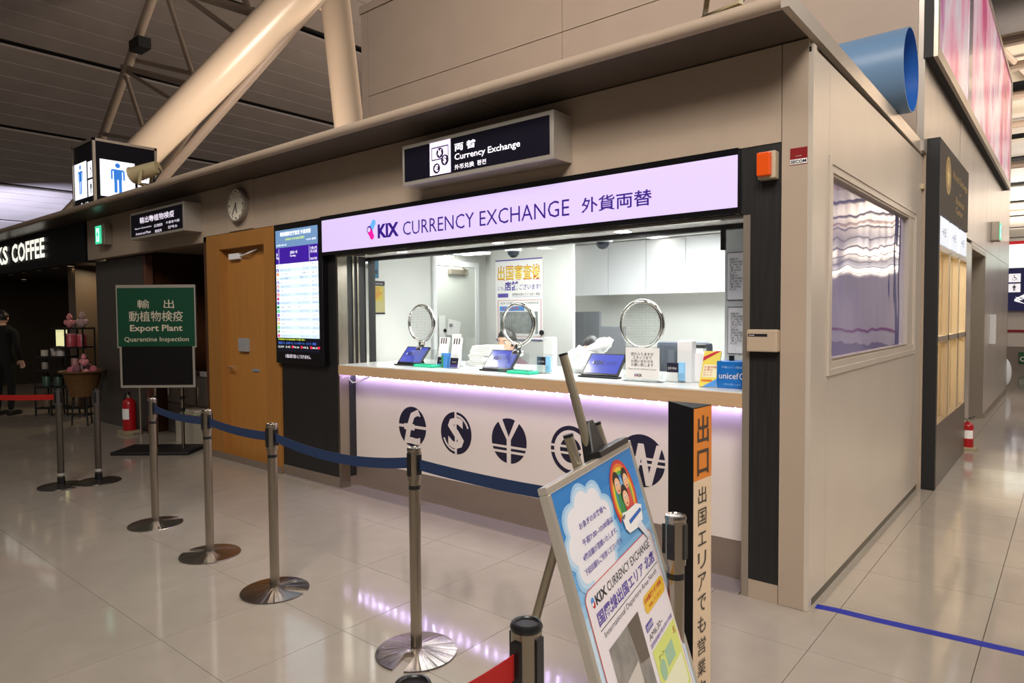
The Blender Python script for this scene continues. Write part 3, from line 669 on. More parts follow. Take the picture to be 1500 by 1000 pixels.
text('CURRENCY EXCHANGE 営業中!', glow('scr_yel', 'd6f040', 1), hd, (-4.70, sy-.001, 2.262), X, Z, h=.024, w=.32)
text('2018年10月12日', MATS['scr_text'], hd, (-4.85, sy-.001, 2.215), X, Z, h=.018, w=.17); text('10:35 更新', MATS['scr_text'], hd, (-4.35, sy-.001, 2.24), X, Z, h=.018, w=.15)
text('通貨名一覧\nCurrency', MATS['scr_text'], pu, (-4.62, sy-.001, 2.10), X, Z, h=.06, w=.12); text('国\nFlag', MATS['scr_text'], pu, (-4.855, sy-.001, 2.09), X, Z, h=.06, w=.04)
text('外貨→円\n円→外貨', MATS['scr_text'], pu, (-4.29, sy-.001, 2.12), X, Z, h=.06, w=.10); text('RATE', MATS['scr_text'], pu, (-4.29, sy-.001, 2.06), X, Z, h=.02, w=.1)
plate(MATS['scr_text'], pu, (0, sy, 0), X, Z, -4.31, -4.307, 2.05, 2.19, off=.002)
plate(MATS['scr_text'], pu, (0, sy, 0), X, Z, -4.81, -4.807, 2.05, 2.19, off=.002)
rows = ['アメリカ ドル', 'ユーロ', '中国 元', '韓国 ウォン', 'オーストラリア ドル', 'カナダ ドル', 'スウェーデン クローナ', 'デンマーク クローネ', 'ノルウェー クローネ', 'ロシア ルーブル', 'UAE ディルハム', 'サウジ リヤル', 'フィリピン ペソ', 'インドネシア ルピア', 'インド ルピー', 'ブラジル レアル', 'メキシコ ペソ', 'タイ バーツ']
flags = ['d8dcf0', '3a3ad0', 'f04a3a', 'f4f4f4', '4a30a0', 'f06a6a', '2a50d8', 'e02a4a', 'e0304a', '2a6ad0', '20a060', '30b070', '6a60d0', 'f04a5a', 'f0a060', '20b070', '40a070', 'f05060']
flags2 = ['f06a6a', 'ffe060', 'ffe060', 'e05060', 'ffffff', 'ffffff', 'ffe060', 'ffffff', '3a3ad0', 'e02a3a', '101010', 'a0e0c0', 'e05060', 'ffffff', '60c080', 'ffe060', 'e05060', '3a3ad0']
rh = (2.045-1.345)/18
tm_ = [glow('scr_t1', '4a5a6a', .6), glow('scr_t2', '6a6ac8', .7)]
for i, r in enumerate(rows):
    z0 = 2.045-rh*(i+1)
    rp_ = plate(wh if i % 2 == 0 else gl, scr, (0, sy, 0), X, Z, -4.865, -4.175, z0, z0+rh, off=.001, name='row')
    plate(glow('flag'+flags[i], flags[i], .9), rp_, (0, sy, 0), X, Z, -4.858, -4.818, z0+.006, z0+rh-.006, off=.002)
    plate(glow('flag'+flags2[i], flags2[i], .9), rp_, (0, sy, 0), X, Z, -4.846, -4.832, z0+.010, z0+rh*.62, off=.003)
    text(['USD', 'EUR', 'CNY', 'KRW', 'AUD', 'CAD', 'SEK', 'DKK', 'NOK', 'RUB', 'AED', 'SAR', 'PHP', 'IDR', 'INR', 'BRL', 'MXN', 'THB'][i]+' '+r[:4], tm_[i % 2], rp_, (-4.79, sy-.002, z0+.010), X, Z, h=.018, w=.17, res=1)
    L = .03+.017*len(r); text(r, tm_[i % 2], rp_, (-4.33-L, sy-.002, z0+.010), X, Z, h=.020, w=L, res=1)
    text('%.2f' % (random.uniform(.1, 130)), tm_[i % 2], rp_, (-4.27, sy-.002, z0+.010), X, Z, h=.019, w=.08, res=1)
text('外貨両替は1万円相当額からお取り扱い', MATS['scr_yel'], scr, (-4.85, sy-.001, 1.322), X, Z, h=.016, w=.45, res=1)
text('香港ドル  台湾ドル  シンガポール  スイス  英国', glow('scr_blue', '4a7af0', .9), scr, (-4.85, sy-.001, 1.285), X, Z, h=.022, w=.62, res=1)
text('12.50  3.05   74.10   109.2   140.3', MATS['scr_text'], scr, (-4.85, sy-.001, 1.25), X, Z, h=.018, w=.64, res=1)
for x in (-4.62, -4.47, -4.32, -4.20): plate(glow('flage02a4a', 'e02a4a'), scr, (0, sy, 0), X, Z, x, x+.03, 1.25, 1.272, off=.003)
text('小銭は取り扱いしておりません。', whitelit, rs, (-4.74, -.041, 1.155), X, Z, h=.036, w=.42, res=2)

# currency symbols on the front panel
cs = [('£', 604, 622), ('$', 668, 636), ('¥', 745.5, 646), ('€', 836, 660), ('₩', 939, 674)]
gm = {'£': 'pound', '$': 'dollar', '¥': 'yen', '€': 'euro', '₩': 'won'}
for s, x, y in cs:
    p = at(x, y, 'y', .18); O = Vector((p.x, .18, .618)); R0 = .168
    t = thing('currency_symbol', 'round navy %s symbol printed on the white counter front' % gm[s], 'symbol', (p.x, .18, .45), 0, 'currency symbols on the counter front')
    dsc = MB().lathe([(R0, 0), (R0, .0015), (0, .0015)], O, 56, (0, -1, 0)).build('disc', navy, t)
    pm = panelw; o1 = .0025; R_, U_ = X, Z
    if s == '£':
        text('£', pm, t, O, h=.30, w=.21, align='c', off=o1, bold=.02); plate(pm, t, O, X, Z, -.172, .172, -.012, .012, off=o1)
    if s == '$':
        text('S', pm, t, O, h=.25, w=.175, align='c', off=o1, bold=.035); plate(pm, t, O, X, Z, -.011, .011, -.172, .172, off=o1+.001)
        ringm(pm, t, O, X, Z, 0, 0, .132, .148, math.radians(20), math.radians(85), off=o1); ringm(pm, t, O, X, Z, 0, 0, .132, .148, math.radians(200), math.radians(265), off=o1)
    if s == '¥':
        for sg in (-1, 1):
            shape(pm, t, O, X, Z, [(sg*.105, .145), (sg*.065, .165), (0, .03), (sg*.002, -.02)], off=o1)
        for z in (-.045, -.083): plate(pm, t, O, X, Z, -.172, .172, z-.009, z+.009, off=o1)
        plate(pm, t, O, X, Z, -.020, .020, -.172, .02, off=o1)
    if s == '€':
        ringm(pm, t, O, X, Z, 0, 0, .088, .138, off=o1)
        for z in (-.022, .022): plate(pm, t, O, X, Z, -.172, .05, z-.008, z+.008, off=o1+.0003)
        shape(pm, t, O, X, Z, [(.05, 0), (.172, -.05), (.172, .05)], off=o1+.0006)
    if s == '₩':
        pts = [(-.13, .11), (-.055, -.155), (0, .11), (.055, -.155), (.13, .11)]
        for (x0, z0), (x1, z1) in zip(pts, pts[1:]):
            shape(pm, t, O, X, Z, [(x0-.02, z0), (x0+.02, z0), (x1+.02, z1), (x1-.02, z1)], off=o1)
        for z in (.016, -.02): plate(pm, t, O, X, Z, -.175, .175, z-.008, z+.008, off=o1+.0005)

# ================================================================== COUNTER
ct = thing('service_counter', 'white service counter top with light wood edge below the lilac sign', 'counter', (-2.1, .3, 0))
B(-3.955, -.33, .0, .95, 1.085, 1.12).build('top', counterw, ct)
B(-3.955, -.33, -.006, .04, 1.032, 1.112).build('edge', lipm, ct)
B(-3.955, -.33, .04, .18, 1.066, 1.083).build('underside', lipm, ct)
ls = thing('led_strip', 'violet glowing strip of small lamps under the counter edge', 'light strip', (-2.1, .11, 1.02))
B(-3.94, -.34, .140, .170, 1.032, 1.042).build('rail', alum, ls)
b = MB().ball((0, 0, 0), .0085, n=8, m=5); lme = bpy.data.meshes.new('lamp'); lme.from_pydata([tuple(v) for v in b.v], [], b.f); lme.materials.append(led)
for i in range(37):
    o = link('lamp', lme, ls); o.location = Vector((-3.9+i*.0965, .150, 1.020))-Vector(ls.location)
    pl = bpy.data.lights.new('led_lamp', 'POINT'); pl.energy = .2; pl.color = (.62, .55, 1.0); pl.shadow_soft_size = .004
    po = bpy.data.objects.new('led_lamp', pl); COL.objects.link(po); po.location = (-3.9+i*.0965, .150, 1.011)
area('led_glow', (-2.14, .12, 1.030), (-2.14, .135, 0), 3.6, .02, 2.6, (.60, .48, 1.0))
# cable loop under counter
t = MB().tube([(-3.9, .08, 1.03), (-3.88, .05, .99), (-3.8, .03, .965), (-3.7, .05, .985), (-3.62, .09, 1.03)], .006).build('cable_loop', whitep, smooth=True); tag(t, 'thin cable loop hanging under the left end of the counter', 'cable')

# glass screen with speaking rings
wn = thing('window_2', None, None, (-2.1, .4, 1.12)); tag(wn, kind='structure')
xs = [-3.94, -2.78, -1.62, -.34]
for x0, x1 in zip(xs, xs[1:]):
    B(x0+.002, x1-.002, .396, .404, 1.125, 2.06).build('pane', paneglass, wn)
perf = mat('perforated_acrylic', 'b8bcb6', .3, alpha=.45)
def perf_mat():
    m = bpy.data.materials.new('perforated_disc'); m.use_nodes = True; nt = m.node_tree; b = nt.nodes['Principled BSDF']; L = nt.links.new
    b.inputs['Base Color'].default_value = lin('8b8f88'); b.inputs['Metallic'].default_value = .3; b.inputs['Roughness'].default_value = .35
    tc = nt.nodes.new('ShaderNodeTexCoord'); v = nt.nodes.new('ShaderNodeTexVoronoi'); v.inputs['Scale'].default_value = 95; v.inputs['Randomness'].default_value = 0; v.voronoi_dimensions = '2D'
    sp_ = nt.nodes.new('ShaderNodeSeparateXYZ'); cb = nt.nodes.new('ShaderNodeCombineXYZ'); L(tc.outputs['Object'], sp_.inputs[0]); L(sp_.outputs[0], cb.inputs[0]); L(sp_.outputs[2], cb.inputs[1]); L(cb.outputs[0], v.inputs[0])
    mt = nt.nodes.new('ShaderNodeMath'); mt.operation = 'GREATER_THAN'; mt.inputs[1].default_value = .40; L(v.outputs['Distance'], mt.inputs[0])
    mr = nt.nodes.new('ShaderNodeMapRange'); mr.inputs[3].default_value = .04; mr.inputs[4].default_value = .5; L(mt.outputs[0], mr.inputs[0]); L(mr.outputs[0], b.inputs['Alpha'])
    return m
perfm = perf_mat()
names = ['leftmost', 'middle', 'rightmost']
for k, x in enumerate((-3.305, -2.222, -1.163)):
    t = thing('speaking_ring', '%s of the three chrome speaking rings set in the glass screen' % names[k], 'speaking ring', (x, .4, 1.3), 0, 'chrome speaking rings in the glass screen')
    c = Vector((x, .4, 1.479))
    MB().torus(c, .158, .011, (0, 1, 0), 56, 10).torus(c-Y*.02, .150, .006, (0, 1, 0), 56, 8).build('rim', chrome, t, smooth=True)
    MB().lathe([(.147, 0), (0, 0)], c, 40, (0, -1, 0)).build('mesh_disc', perfm, t)
    MB().cyl(c-Z*.172-Y*.03, c-Z*.172+Y*.02, .014, n=16).cyl(c-Z*.225-Y*.045, c-Z*.225+Y*.03, .024, n=24).build('standoff', chrome, t, smooth=True)
    MB().torus(c-Z*.225-Y*.045, .026, .006, (0, 1, 0), 24, 8).build('knob', chrome, t, smooth=True)
    q = c-Z*.225+Y*.012
    MB().prism([q+X*-.10+Z*-.045, q+X*-.02+Z*-.05, q+X*.02+Z*.06, q+X*-.05+Z*.06], (0, .01, 0)).build('bracket', greyp, t)

# ================================================================== BOOTH INTERIOR
wi = thing('wall_booth_interior', None, None, (-2.4, 2, 0)); tag(wi, kind='structure')
B(-4.02, -3.985, .44, 1.19, 0, 2.3).build('partition', wallw, wi)
B(-5.3, -3.98, 1.16, 1.19, 0, 2.3).build('partition', wallw, wi)
B(-4.0, -3.95, 1.16, 1.20, 1.1, 2.3).build('corner_post', whitep, wi)
B(-5.3, -.06, 2.86, 2.9, 0, 2.3).build('back_panel', wallw, wi)
B(-4.80, -4.76, 1.19, 2.86, 0, 2.3).build('partition', wallw, wi)
B(-3.62, at(839, 450, 'y', 1.66).x, 1.66, 1.70, 0, 2.3).build('store_block', wallw, wi)
B(-.10, -.06, .12, 2.9, 0, 2.3).build('side_lining', wallw, wi)
B(at(1062, 400, 'y', .6).x, -.10, .60, .64, 0, 2.3).build('panel', mat('grey_panel', 'a9aaac', .5), wi)
B(-5.3, -.06, .42, 2.9, 2.3, 2.34).build('ceiling_panel', white, wi)
B(-4.0, -.3, .42, .46, 2.06, 2.3).build('header_panel', white, wi)
B(-5.3, -.06, .2, 2.9, -.005, .002).build('floor_panel', mat('booth_floor', '8f8c88', .5), wi)
# interior lamps
area('booth_ceiling_lamp', (-2.8, .95, 2.27), (-2.8, .95, 0), 1.2, .5, 17, (.97, 1, .97))
area('booth_ceiling_lamp', (-1.6, 1.4, 2.27), (-1.6, 1.4, 0), 1.2, 1.0, 55, (.97, 1, 1))
area('booth_ceiling_lamp', (-4.4, 2.0, 2.27), (-4.4, 2.0, 0), .5, .8, 13, (.97, 1, .97))
wl = [(612, 371), (648, 370), (820, 357), (966, 346)]
for k, (x, y) in enumerate(wl):
    p = at(x, y, 'z', 2.3); t = thing('downlight', ['white ceiling downlight above the leftmost speaking ring', 'white ceiling downlight in front of the white inner door', 'white ceiling downlight beside the yellow lettered poster', 'white ceiling downlight in front of the wall cupboards'][k], 'downlight', p, 0, 'round downlights inside the booth')
    MB().lathe([(.075, 0), (.095, 0), (.095, -.008), (.075, -.008)], p, 32).build('trim_ring', whitep, t); MB().lathe([(.075, -.004), (0, -.004)], p, 28).build('lens', downl, t)
for k, (x, y) in enumerate([(586, 367), (727, 353), (912, 337)]):
    p = at(x, y, 'z', 2.085); t = thing('downlight', ['leftmost', 'middle', 'rightmost'][k]+' of the three soffit downlights just behind the lilac sign', 'downlight', p, 0, 'soffit downlights over the counter')
    area('soffit_lamp', p-Z*.012, p-Z, .08, .08, 5, (1, .97, 1)); MB().lathe([(.045, 0), (.06, 0), (.06, -.006), (.045, -.006)], p, 28).build('trim_ring', whitep, t); MB().lathe([(.045, -.003), (0, -.003)], p, 24).build('lens', downl, t)
for k, (x, y) in enumerate([(617, 379), (752, 366), (883, 352)]):
    p = at(x, y, 'z', 2.14); p.z = 2.14
    dx = Vector((p.x, p.y, 2.3)); t = thing('dome_camera', ['dome security camera above the leftmost speaking ring', 'dome security camera in front of the yellow lettered poster', 'dome security camera above the white cupboards'][k], 'camera', dx, 0, 'dome cameras on the booth ceiling')
    MB().cyl((p.x, p.y, 2.3), (p.x, p.y, 2.18), .018, n=12).lathe([(0, 2.20), (.05, 2.20), (.075, 2.17), (.078, 2.13), (.06, 2.125)], (p.x, p.y, 0), 28).build('housing', whitep, t, smooth=True)
    MB().lathe([(.058, 2.127), (.052, 2.10), (.03, 2.075), (0, 2.068)], (p.x, p.y, 0), 24).build('dome', mat('dome_glass', '1a2330', .08), t, smooth=True)
# cupboards
wc = [841, 891, 946, 1004, 1062]
cxs = [at(v, 400, 'y', 2.5).x for v in wc]
for k in range(4):
    x0, x1 = cxs[k], cxs[k+1]
    t = thing('wall_cupboard', ['white wall cupboard leftmost of the row beside the white column', 'second white wall cupboard from the white column', 'third white wall cupboard from the white column', 'white wall cupboard rightmost of the row near the posted papers'][k], 'cupboard', ((x0+x1)/2, 2.6, 1.75), 0, 'white wall cupboards in the booth')
    B(x0+.002, x1-.002, 2.52, 2.86, 1.755, 2.296).build('body', white, t); B(x0+.003, x1-.003, 2.5, 2.518, 1.75, 2.29).build('door', mat('cupboard_white', 'e3e5e8', .3), t)
# inner door on the left
d1 = thing('door_3', None, None, (-4.75, 2.2, 0)); tag(d1, kind='structure')
B(-4.76, -4.735, 1.95, 2.64, .01, 2.14).build('door_leaf', mat('inner_door', 'c6c9c2', .4), d1)
B(-4.76, -4.72, 2.62, 2.68, 0, 2.2).build('door_frame', whitep, d1); B(-4.76, -4.72, 1.9, 1.95, 0, 2.2).build('door_frame', whitep, d1); B(-4.76, -4.72, 1.95, 2.62, 2.14, 2.2).build('door_frame', whitep, d1)
B(-4.735, -4.68, 2.15, 2.45, 2.04, 2.10).build('door_closer', alum, d1)
MB().beam((-4.68, 2.4, 2.1), (-4.55, 2.2, 2.12), .02, .01).build('closer_arm', alum, d1)
t = thing('magnet', 'small round black magnet on the inner door below the papers', 'magnet', (-4.73, 2.0, 1.4)); 
p = at(651, 484, 'x', -4.73); t.location = p; MB().cyl(p, p+X*.015, .022, n=16).build('disc', blackm, t)
# posters and papers on the walls
def sheet(name, label, cat, O, R_, U_, w_, h_, m=paper, group=None, d=.004):
    N = R_.cross(U_); t = thing(name, label, cat, O, 0, group)
    sh_ = MB().obox(Vector(O)+R_*w_/2+U_*h_/2+N*d/2, R_, N, U_, w_/2, d/2, h_/2).build('sheet', m, t)
    return t, sh_, Vector(O)+N*d
pa, pbm = at(727, 497, 'y', 1.655), at(795, 380, 'y', 1.655)
pw_, ph_ = pbm.x-pa.x, pbm.z-at(795, 502, 'y', 1.655).z
t, s_, O = sheet('wall_poster', 'white poster with big yellow Japanese lettering on the booth back wall', 'poster', (pa.x, 1.655, pa.z), X, Z, pw_, ph_)
def frac(x0, x1, y0, y1): return O+X*x0*pw_+Z*y0*ph_, (x1-x0)*pw_, (y1-y0)*ph_
plate(violeti, t, O, X, Z, 0, pw_, ph_*.985, ph_, off=.001); plate(violeti, t, O, X, Z, 0, pw_, 0, .01*ph_, off=.001)
def ft(body, m, x0, x1, y0, y1, **k):
    o_, ww, hh = frac(x0, x1, y0, y1); return text(body, m, t, o_, h=hh, w=ww, **k)
ft('出国審査後', redi, .05, .97, .74, .93, bold=.02, off=.001); ft('出国審査後', yellowi, .06, .96, .75, .92, bold=.005, off=.002)
ft('店舗', violeti, .20, .50, .61, .73, bold=.03); ft('にも', violeti, .05, .18, .62, .67); ft('ございます!', violeti, .52, .96, .62, .69, bold=.01)
plate(violeti, t, O, X, Z, .05*pw_, .28*pw_, .53*ph_, .58*ph_, off=.001); ft('国際線出国エリア 北店・南店', darki, .37, .95, .55, .58); plate(violeti, t, O, X, Z, .37*pw_, .95*pw_, .535*ph_, .538*ph_, off=.001)
for a in ((.05, .97, .49, .495), (.05, .97, .04, .045), (.05, .06, .04, .49), (.96, .97, .04, .49)): plate(redi, t, O, X, Z, a[0]*pw_, a[1]*pw_, a[2]*ph_, a[3]*ph_, off=.001)
ft('KIX CURRENCY EXCHANGE', darki, .12, .92, .445, .47); plate(bluei, t, O, X, Z, .09*pw_, .62*pw_, .36*ph_, .42*ph_, off=.001); ft('両替店舗', redi, .14, .5, .375, .41)
plate(mat('photo_grey', '8a9090', .5, 0, .4, 12), t, O, X, Z, .09*pw_, .9*pw_, .08*ph_, .35*ph_, off=.001)
def wall_sheet(nm, label, cat, x0, y0, x1, y1_, X0, m=paper):
    a, c = at(x0, y1_, 'x', X0), at(x1, y0, 'x', X0); a2 = at(x1, y1_, 'x', X0)
    return sheet(nm, label, cat, (X0, a.y, (a.z+a2.z)/2), Y, Z, c.y-a.y, c.z-a2.z, m)+(c.y-a.y, c.z-a2.z)
t, s_, O, w_, h_ = wall_sheet('wall_poster', 'narrow yellow and navy notice on the left booth wall', 'poster', 540, 412, 563, 460, -3.983, mat('notice_tan', 'a89f70', .5))
plate(navy, t, O, Y, Z, 0, w_, h_*.86, h_, off=.001); plate(mat('notice_yellow', 'b8a53c', .5), t, O, Y, Z, .15*w_, .85*w_, .40*h_, .84*h_, off=.001); plate(navy, t, O, Y, Z, 0, w_, 0, .05*h_, off=.001)
text('お知らせ\nNOTICE\n両替証明書\n外貨両替\nご案内', redi, t, O+Y*.2*w_+Z*.45*h_, Y, Z, h=.36*h_, w=.6*w_, off=.002, res=1); text('INFORMATION', whitei, t, O+Y*.08*w_+Z*.9*h_, Y, Z, h=.04*h_, w=.8*w_, off=.002)
t, s_, O, w_, h_ = wall_sheet('wall_poster', 'dark teal card hung high on the left booth wall', 'poster', 537, 379, 554, 407, -3.983, mat('teal_card', '1f5f7c', .3))
plate(mat('teal_dark', '0f2a38', .5), t, O, Y, Z, .15*w_, .9*w_, .22*h_, .42*h_, off=.001)
for k, (x0, y0, x1, y1_) in enumerate([(1065, 368, 1094, 440), (1066, 449, 1095, 518)]):
    a, c = at(x0, y1_, 'y', .598), at(x1, y0, 'y', .598)
    t, s_, O = sheet('posted_paper', ['upper', 'lower'][k]+' of two posted text sheets at the right end of the booth', 'paper', (a.x, .598, a.z), X, Z, c.x-a.x, c.z-a.z, mat('paper_grey', 'c6c2c8', .6), 'text sheets posted in the booth')
    w_, h_ = c.x-a.x, c.z-a.z
    for q in ((.0, 1, .985, 1), (0, 1, 0, .015), (0, .02, 0, 1), (.98, 1, 0, 1)): plate(darki, t, O, X, Z, q[0]*w_, q[1]*w_, q[2]*h_, q[3]*h_, off=.001)
    text('\n'.join(['両替業務に関する', '外国為替及び外国貿易法に', '基づく本人確認のお願い', 'お客様へのご案内です', 'ご理解ご協力をお願い', '申し上げます']*2), darki, t, O+X*.15*w_+Z*.2*h_, h=.68*h_, w=.7*w_, res=1)
# papers on the inner door
for k, (x0, y0, x1, y1_, lb) in enumerate([(643, 462, 652, 502, 'white document holder hanging by the inner door'), (654, 466, 672, 490, 'tilted white paper slip held on the inner door')]):
    a, c = at(x0, y1_, 'x', -4.728), at(x1, y0, 'x', -4.728)
    t, s_, O = sheet('door_paper', lb, 'paper', (-4.728, a.y, a.z), (Y*1+Z*(-.2 if k else 0)).normalized(), (Z*1+Y*(.2 if k else 0)).normalized(), c.y-a.y, c.z-a.z)
    if k: plate(greyp, t, O, Y, Z, .04, .1, .09, .13, off=.003)
# intercom on gooseneck, monitors, chairs, cupboard magnet
t = thing('gooseneck_lamp', 'white bottle capped gooseneck fixture at the left end of the counter', 'fixture', (-3.5, .62, 1.12))
p = at(556, 480, 'y', .62); MB().tube([(p.x+.11, .62, 1.12), (p.x+.10, .62, 1.28), (p.x+.06, .62, 1.38), (p.x+.01, .62, p.z)], .008).build('neck', greyp, t, smooth=True)
MB().lathe([(0, .05), (.035, .05), (.04, .0), (.04, -.05), (.03, -.06), (0, -.06)], p, 20).build('head', whitep, t, smooth=True)
MB().lathe([(0, .085), (.032, .08), (.034, .05)], p, 20).build('cap', mat('violet_cap', '8f8cf0', .4, emit='8f8cf0', es=.5), t, smooth=True)
def monitor(x0, y0, x1, y1_, Yp, label):
    a, c = at(x0, y1_, 'y', Yp), at(x1, y0, 'y', Yp); t = thing('monitor', label, 'monitor', ((a.x+c.x)/2, Yp, .75))
    B(a.x, c.x, Yp, Yp+.04, a.z, c.z).build('screen', mat('monitor_grey', '6e7175', .4), t, bevel=.005)
    B((a.x+c.x)/2-.03, (a.x+c.x)/2+.03, Yp+.01, Yp+.05, .76, a.z+.05).build('neck', blackm, t); B((a.x+c.x)/2-.12, (a.x+c.x)/2+.12, Yp-.06, Yp+.12, .75, .765).build('base', blackm, t)
monitor(842, 456, 878, 520, 2.2, 'grey monitor standing before the back wall left of the rightmost ring')
monitor(880, 478, 914, 530, 1.9, 'grey monitor right behind the rightmost tablet')
dk = thing('back_desk', 'white work desk running along inside the booth', 'desk', (-2, 1.5, 0))
B(-2.55, -.12, 1.2, 2.84, .72, .75).build('top', white, dk); B(-2.55, -2.52, 1.2, 2.84, 0, .72).build('side', white, dk); B(-.16, -.13, 1.2, 2.84, 0, .72).build('side', white, dk)
# office chair
def office_chair(x, y, zt, label):
    t = thing('office_chair', label, 'chair', (x, y, 0)); cm = mat('chair_grey', '4e5462', .8)
    MB().obox((x, y+.22, zt-.25), X, Y, Z, .22, .04, .25).build('backrest', cm, t, bevel=.03); MB().obox((x, y, .48), X, Y, Z, .24, .23, .04).build('seat', cm, t, bevel=.02)
    MB().cyl((x, y, .08), (x, y, .46), .025).build('post', blackm, t); b = MB()
    for k in range(5):
        a = k*2*math.pi/5; b.beam((x, y, .09), (x+.28*math.cos(a), y+.28*math.sin(a), .06), .04, .03); b.ball((x+.28*math.cos(a), y+.28*math.sin(a), .03), .03, n=8, m=5)
    b.build('base', blackm, t); MB().beam((x, y+.2, .5), (x, y+.24, zt-.4), .05, .02).build('spine', blackm, t)
office_chair(-1.25, 1.0, 1.33, 'grey fabric office chair behind the acrylic notice stand')

# ------------------------------------------------------------------ people
def skin_body(name, joints, edges, rads, m, parent, sub=2):
    me = bpy.data.meshes.new(name); inv = wm(parent).inverted()
    me.from_pydata([tuple(inv @ Vector(j)) for j in joints], edges, [])
    o = bpy.data.objects.new(name, me); COL.objects.link(o); o.modifiers.new('s', 'SKIN'); ss = o.modifiers.new('u', 'SUBSURF'); ss.levels = ss.render_levels = sub
    for i, v in enumerate(me.skin_vertices[0].data):
        r = rads[i]; v.radius = r if isinstance(r, tuple) else (r, r); v.use_root = (i == 0)
    dg = bpy.context.evaluated_depsgraph_get(); m2 = bpy.data.meshes.new_from_object(o.evaluated_get(dg)); bpy.data.objects.remove(o)
    m2.materials.clear(); m2.materials.append(m)
    for p in m2.polygons: p.use_smooth = True
    return link(name, m2, parent)
def head(parent, c, yaw, pitch=0, hairlen=.0, back=False, s=1.0):
    Rm = Matrix.Translation(c) @ Matrix.Rotation(yaw, 4, 'Z') @ Matrix.Rotation(pitch, 4, 'X') @ Matrix.Scale(s, 4)   # face looks to local -Y
    def tb(b): b.v = [Rm @ v for v in b.v]; return b
    b = MB().ball((0, 0, 0), .075, .092, .115, n=24, m=16)
    for v in b.v:
        if v.z < 0: k = 1+v.z*2.4; v.x *= max(k, .55)
        if v.z < -.02 and v.y > 0: v.y *= .75
    tb(b).build('head', skin, parent, smooth=True)
    tb(MB().cyl((0, .01, -.09), (0, .025, -.17), .047, .055, n=16)).build('neck', skin, parent, smooth=True)
    nb = MB().add([(-.012, -.088, -.028), (.012, -.088, -.028), (0, -.112, -.026), (-.005, -.09, .015), (.005, -.09, .015)], [(0, 2, 3), (2, 1, 4), (2, 4, 3), (0, 1, 2), (3, 4, 1, 0)]); tb(nb).build('nose', skin, parent)
    for sg in (-1, 1):
        tb(MB().ball((sg*.031, -.080, .008), .014, .008, .007, n=10, m=6)).build('eye', mat('eye_white', 'e8e4e0', .3), parent, smooth=True)
        tb(MB().ball((sg*.031, -.086, .008), .006, .004, .006, n=8, m=5)).build('iris', darki, parent)
        tb(MB().beam((sg*.016, -.089, .027), (sg*.046, -.078, .029), .006, .004)).build('eyebrow', hair, parent)
        tb(MB().ball((sg*.076, .004, -.01), .010, .018, .030, n=10, m=6)).build('ear', skin, parent, smooth=True)
    tb(MB().ball((0, -.082, -.055), .022, .008, .006, n=12, m=6)).build('mouth', mat('lips', 'b0655e', .4), parent, smooth=True)
    h = MB().ball((0, .008, .012), .083, .098, .118, n=24, m=16)
    h.v = [Vector(v) for v in h.v]
    for v in h.v:
        if v.y < -.035 and v.z < .055: v.y = max(v.y, -.035); 
        if v.z < -.03-hairlen: v.z = -.03-hairlen+(v.z+.03)*.1
    tb(h).build('hair', hair, parent, smooth=True)
    tb(MB().ball((0, .10, .03), .035, .03, .035)).build('hair_bun', hair, parent, smooth=True)
def hand(parent, w_, dr, up, s=1.0, curl=.5, m=skin):
    """palm, four fingers of different lengths and a thumb; w_ wrist, dr pointing direction, up back of hand"""
    w_, dr, up = Vector(w_), Vector(dr).normalized(), Vector(up).normalized(); sd = dr.cross(up).normalized()
    b = MB(); b.obox(w_+dr*.045*s, sd, dr, up, .038*s, .045*s, .013*s)
    o = b.build('palm', m, parent, smooth=True, bevel=.009*s)
    for k, L in enumerate((.065, .078, .072, .055)):
        p = w_+dr*.085*s+sd*(-.028+.019*k)*s; q = p+(dr*math.cos(curl*.5)-up*math.sin(curl*.5))*L*.5*s; r = q+(dr*math.cos(curl*1.6)-up*math.sin(curl*1.6))*L*.5*s
        MB().tube([p, q, r], [.009*s, .0085*s, .006*s], 8).build('finger', m, parent, smooth=True)
    p = w_+dr*.02*s-sd*.036*s; MB().tube([p, p+(dr*.7-sd*.7)*.035*s, p+(dr*.95-sd*.5)*.065*s-up*.01*s], [.011*s, .010*s, .007*s], 8).build('thumb', m, parent, smooth=True)
def seated(x, y, ztop, label, m, yaw=0, lean=.05):
    t = thing('person', label, 'person', (x, y, 0))
    hc = Vector((x, y-lean, ztop-.118)); sh_ = Vector((x, y, ztop-.33))
    J = [(x, y+.12, .52), (x, y+.1, .7), (x, y+.06, ztop-.45), (x, y+.03, ztop-.32), (x, y, ztop-.25)]
    Rr = [(.15, .12), (.13, .10), (.15, .10), (.12, .08), (.055, .055)]; E_ = [(0, 1), (1, 2), (2, 3), (3, 4)]
    for sg in (-1, 1):
        n = len(J); J += [(x+sg*.17, y+.02, ztop-.34), (x+sg*.22, y-.08, ztop-.56), (x+sg*.13, y-.27, ztop-.60)]; Rr += [.055, .045, .034]; E_ += [(3, n), (n, n+1), (n+1, n+2)]
        n = len(J); J += [(x+sg*.09, y+.1, .50), (x+sg*.12, y-.32, .50), (x+sg*.12, y-.30, .10)]; Rr += [.085, .065, .045]; E_ += [(0, n), (n, n+1), (n+1, n+2)]
        hand(t, (x+sg*.13, y-.27, ztop-.60), (-sg*.3, -1, -.05), Z, .9, .6)
        MB().obox((x+sg*.12, y-.34, .04), X, Y, Z, .045, .12, .04).build('shoe', blackm, t, bevel=.02)
    skin_body('body', J, E_, Rr, m, t); head(t, hc, yaw, .1)
    return t
p1 = seated(-2.79, .98, 1.425, 'seated clerk with black hair looking down behind the middle tablet', mat('mauve_cloth', '6e5560', .8), .15)
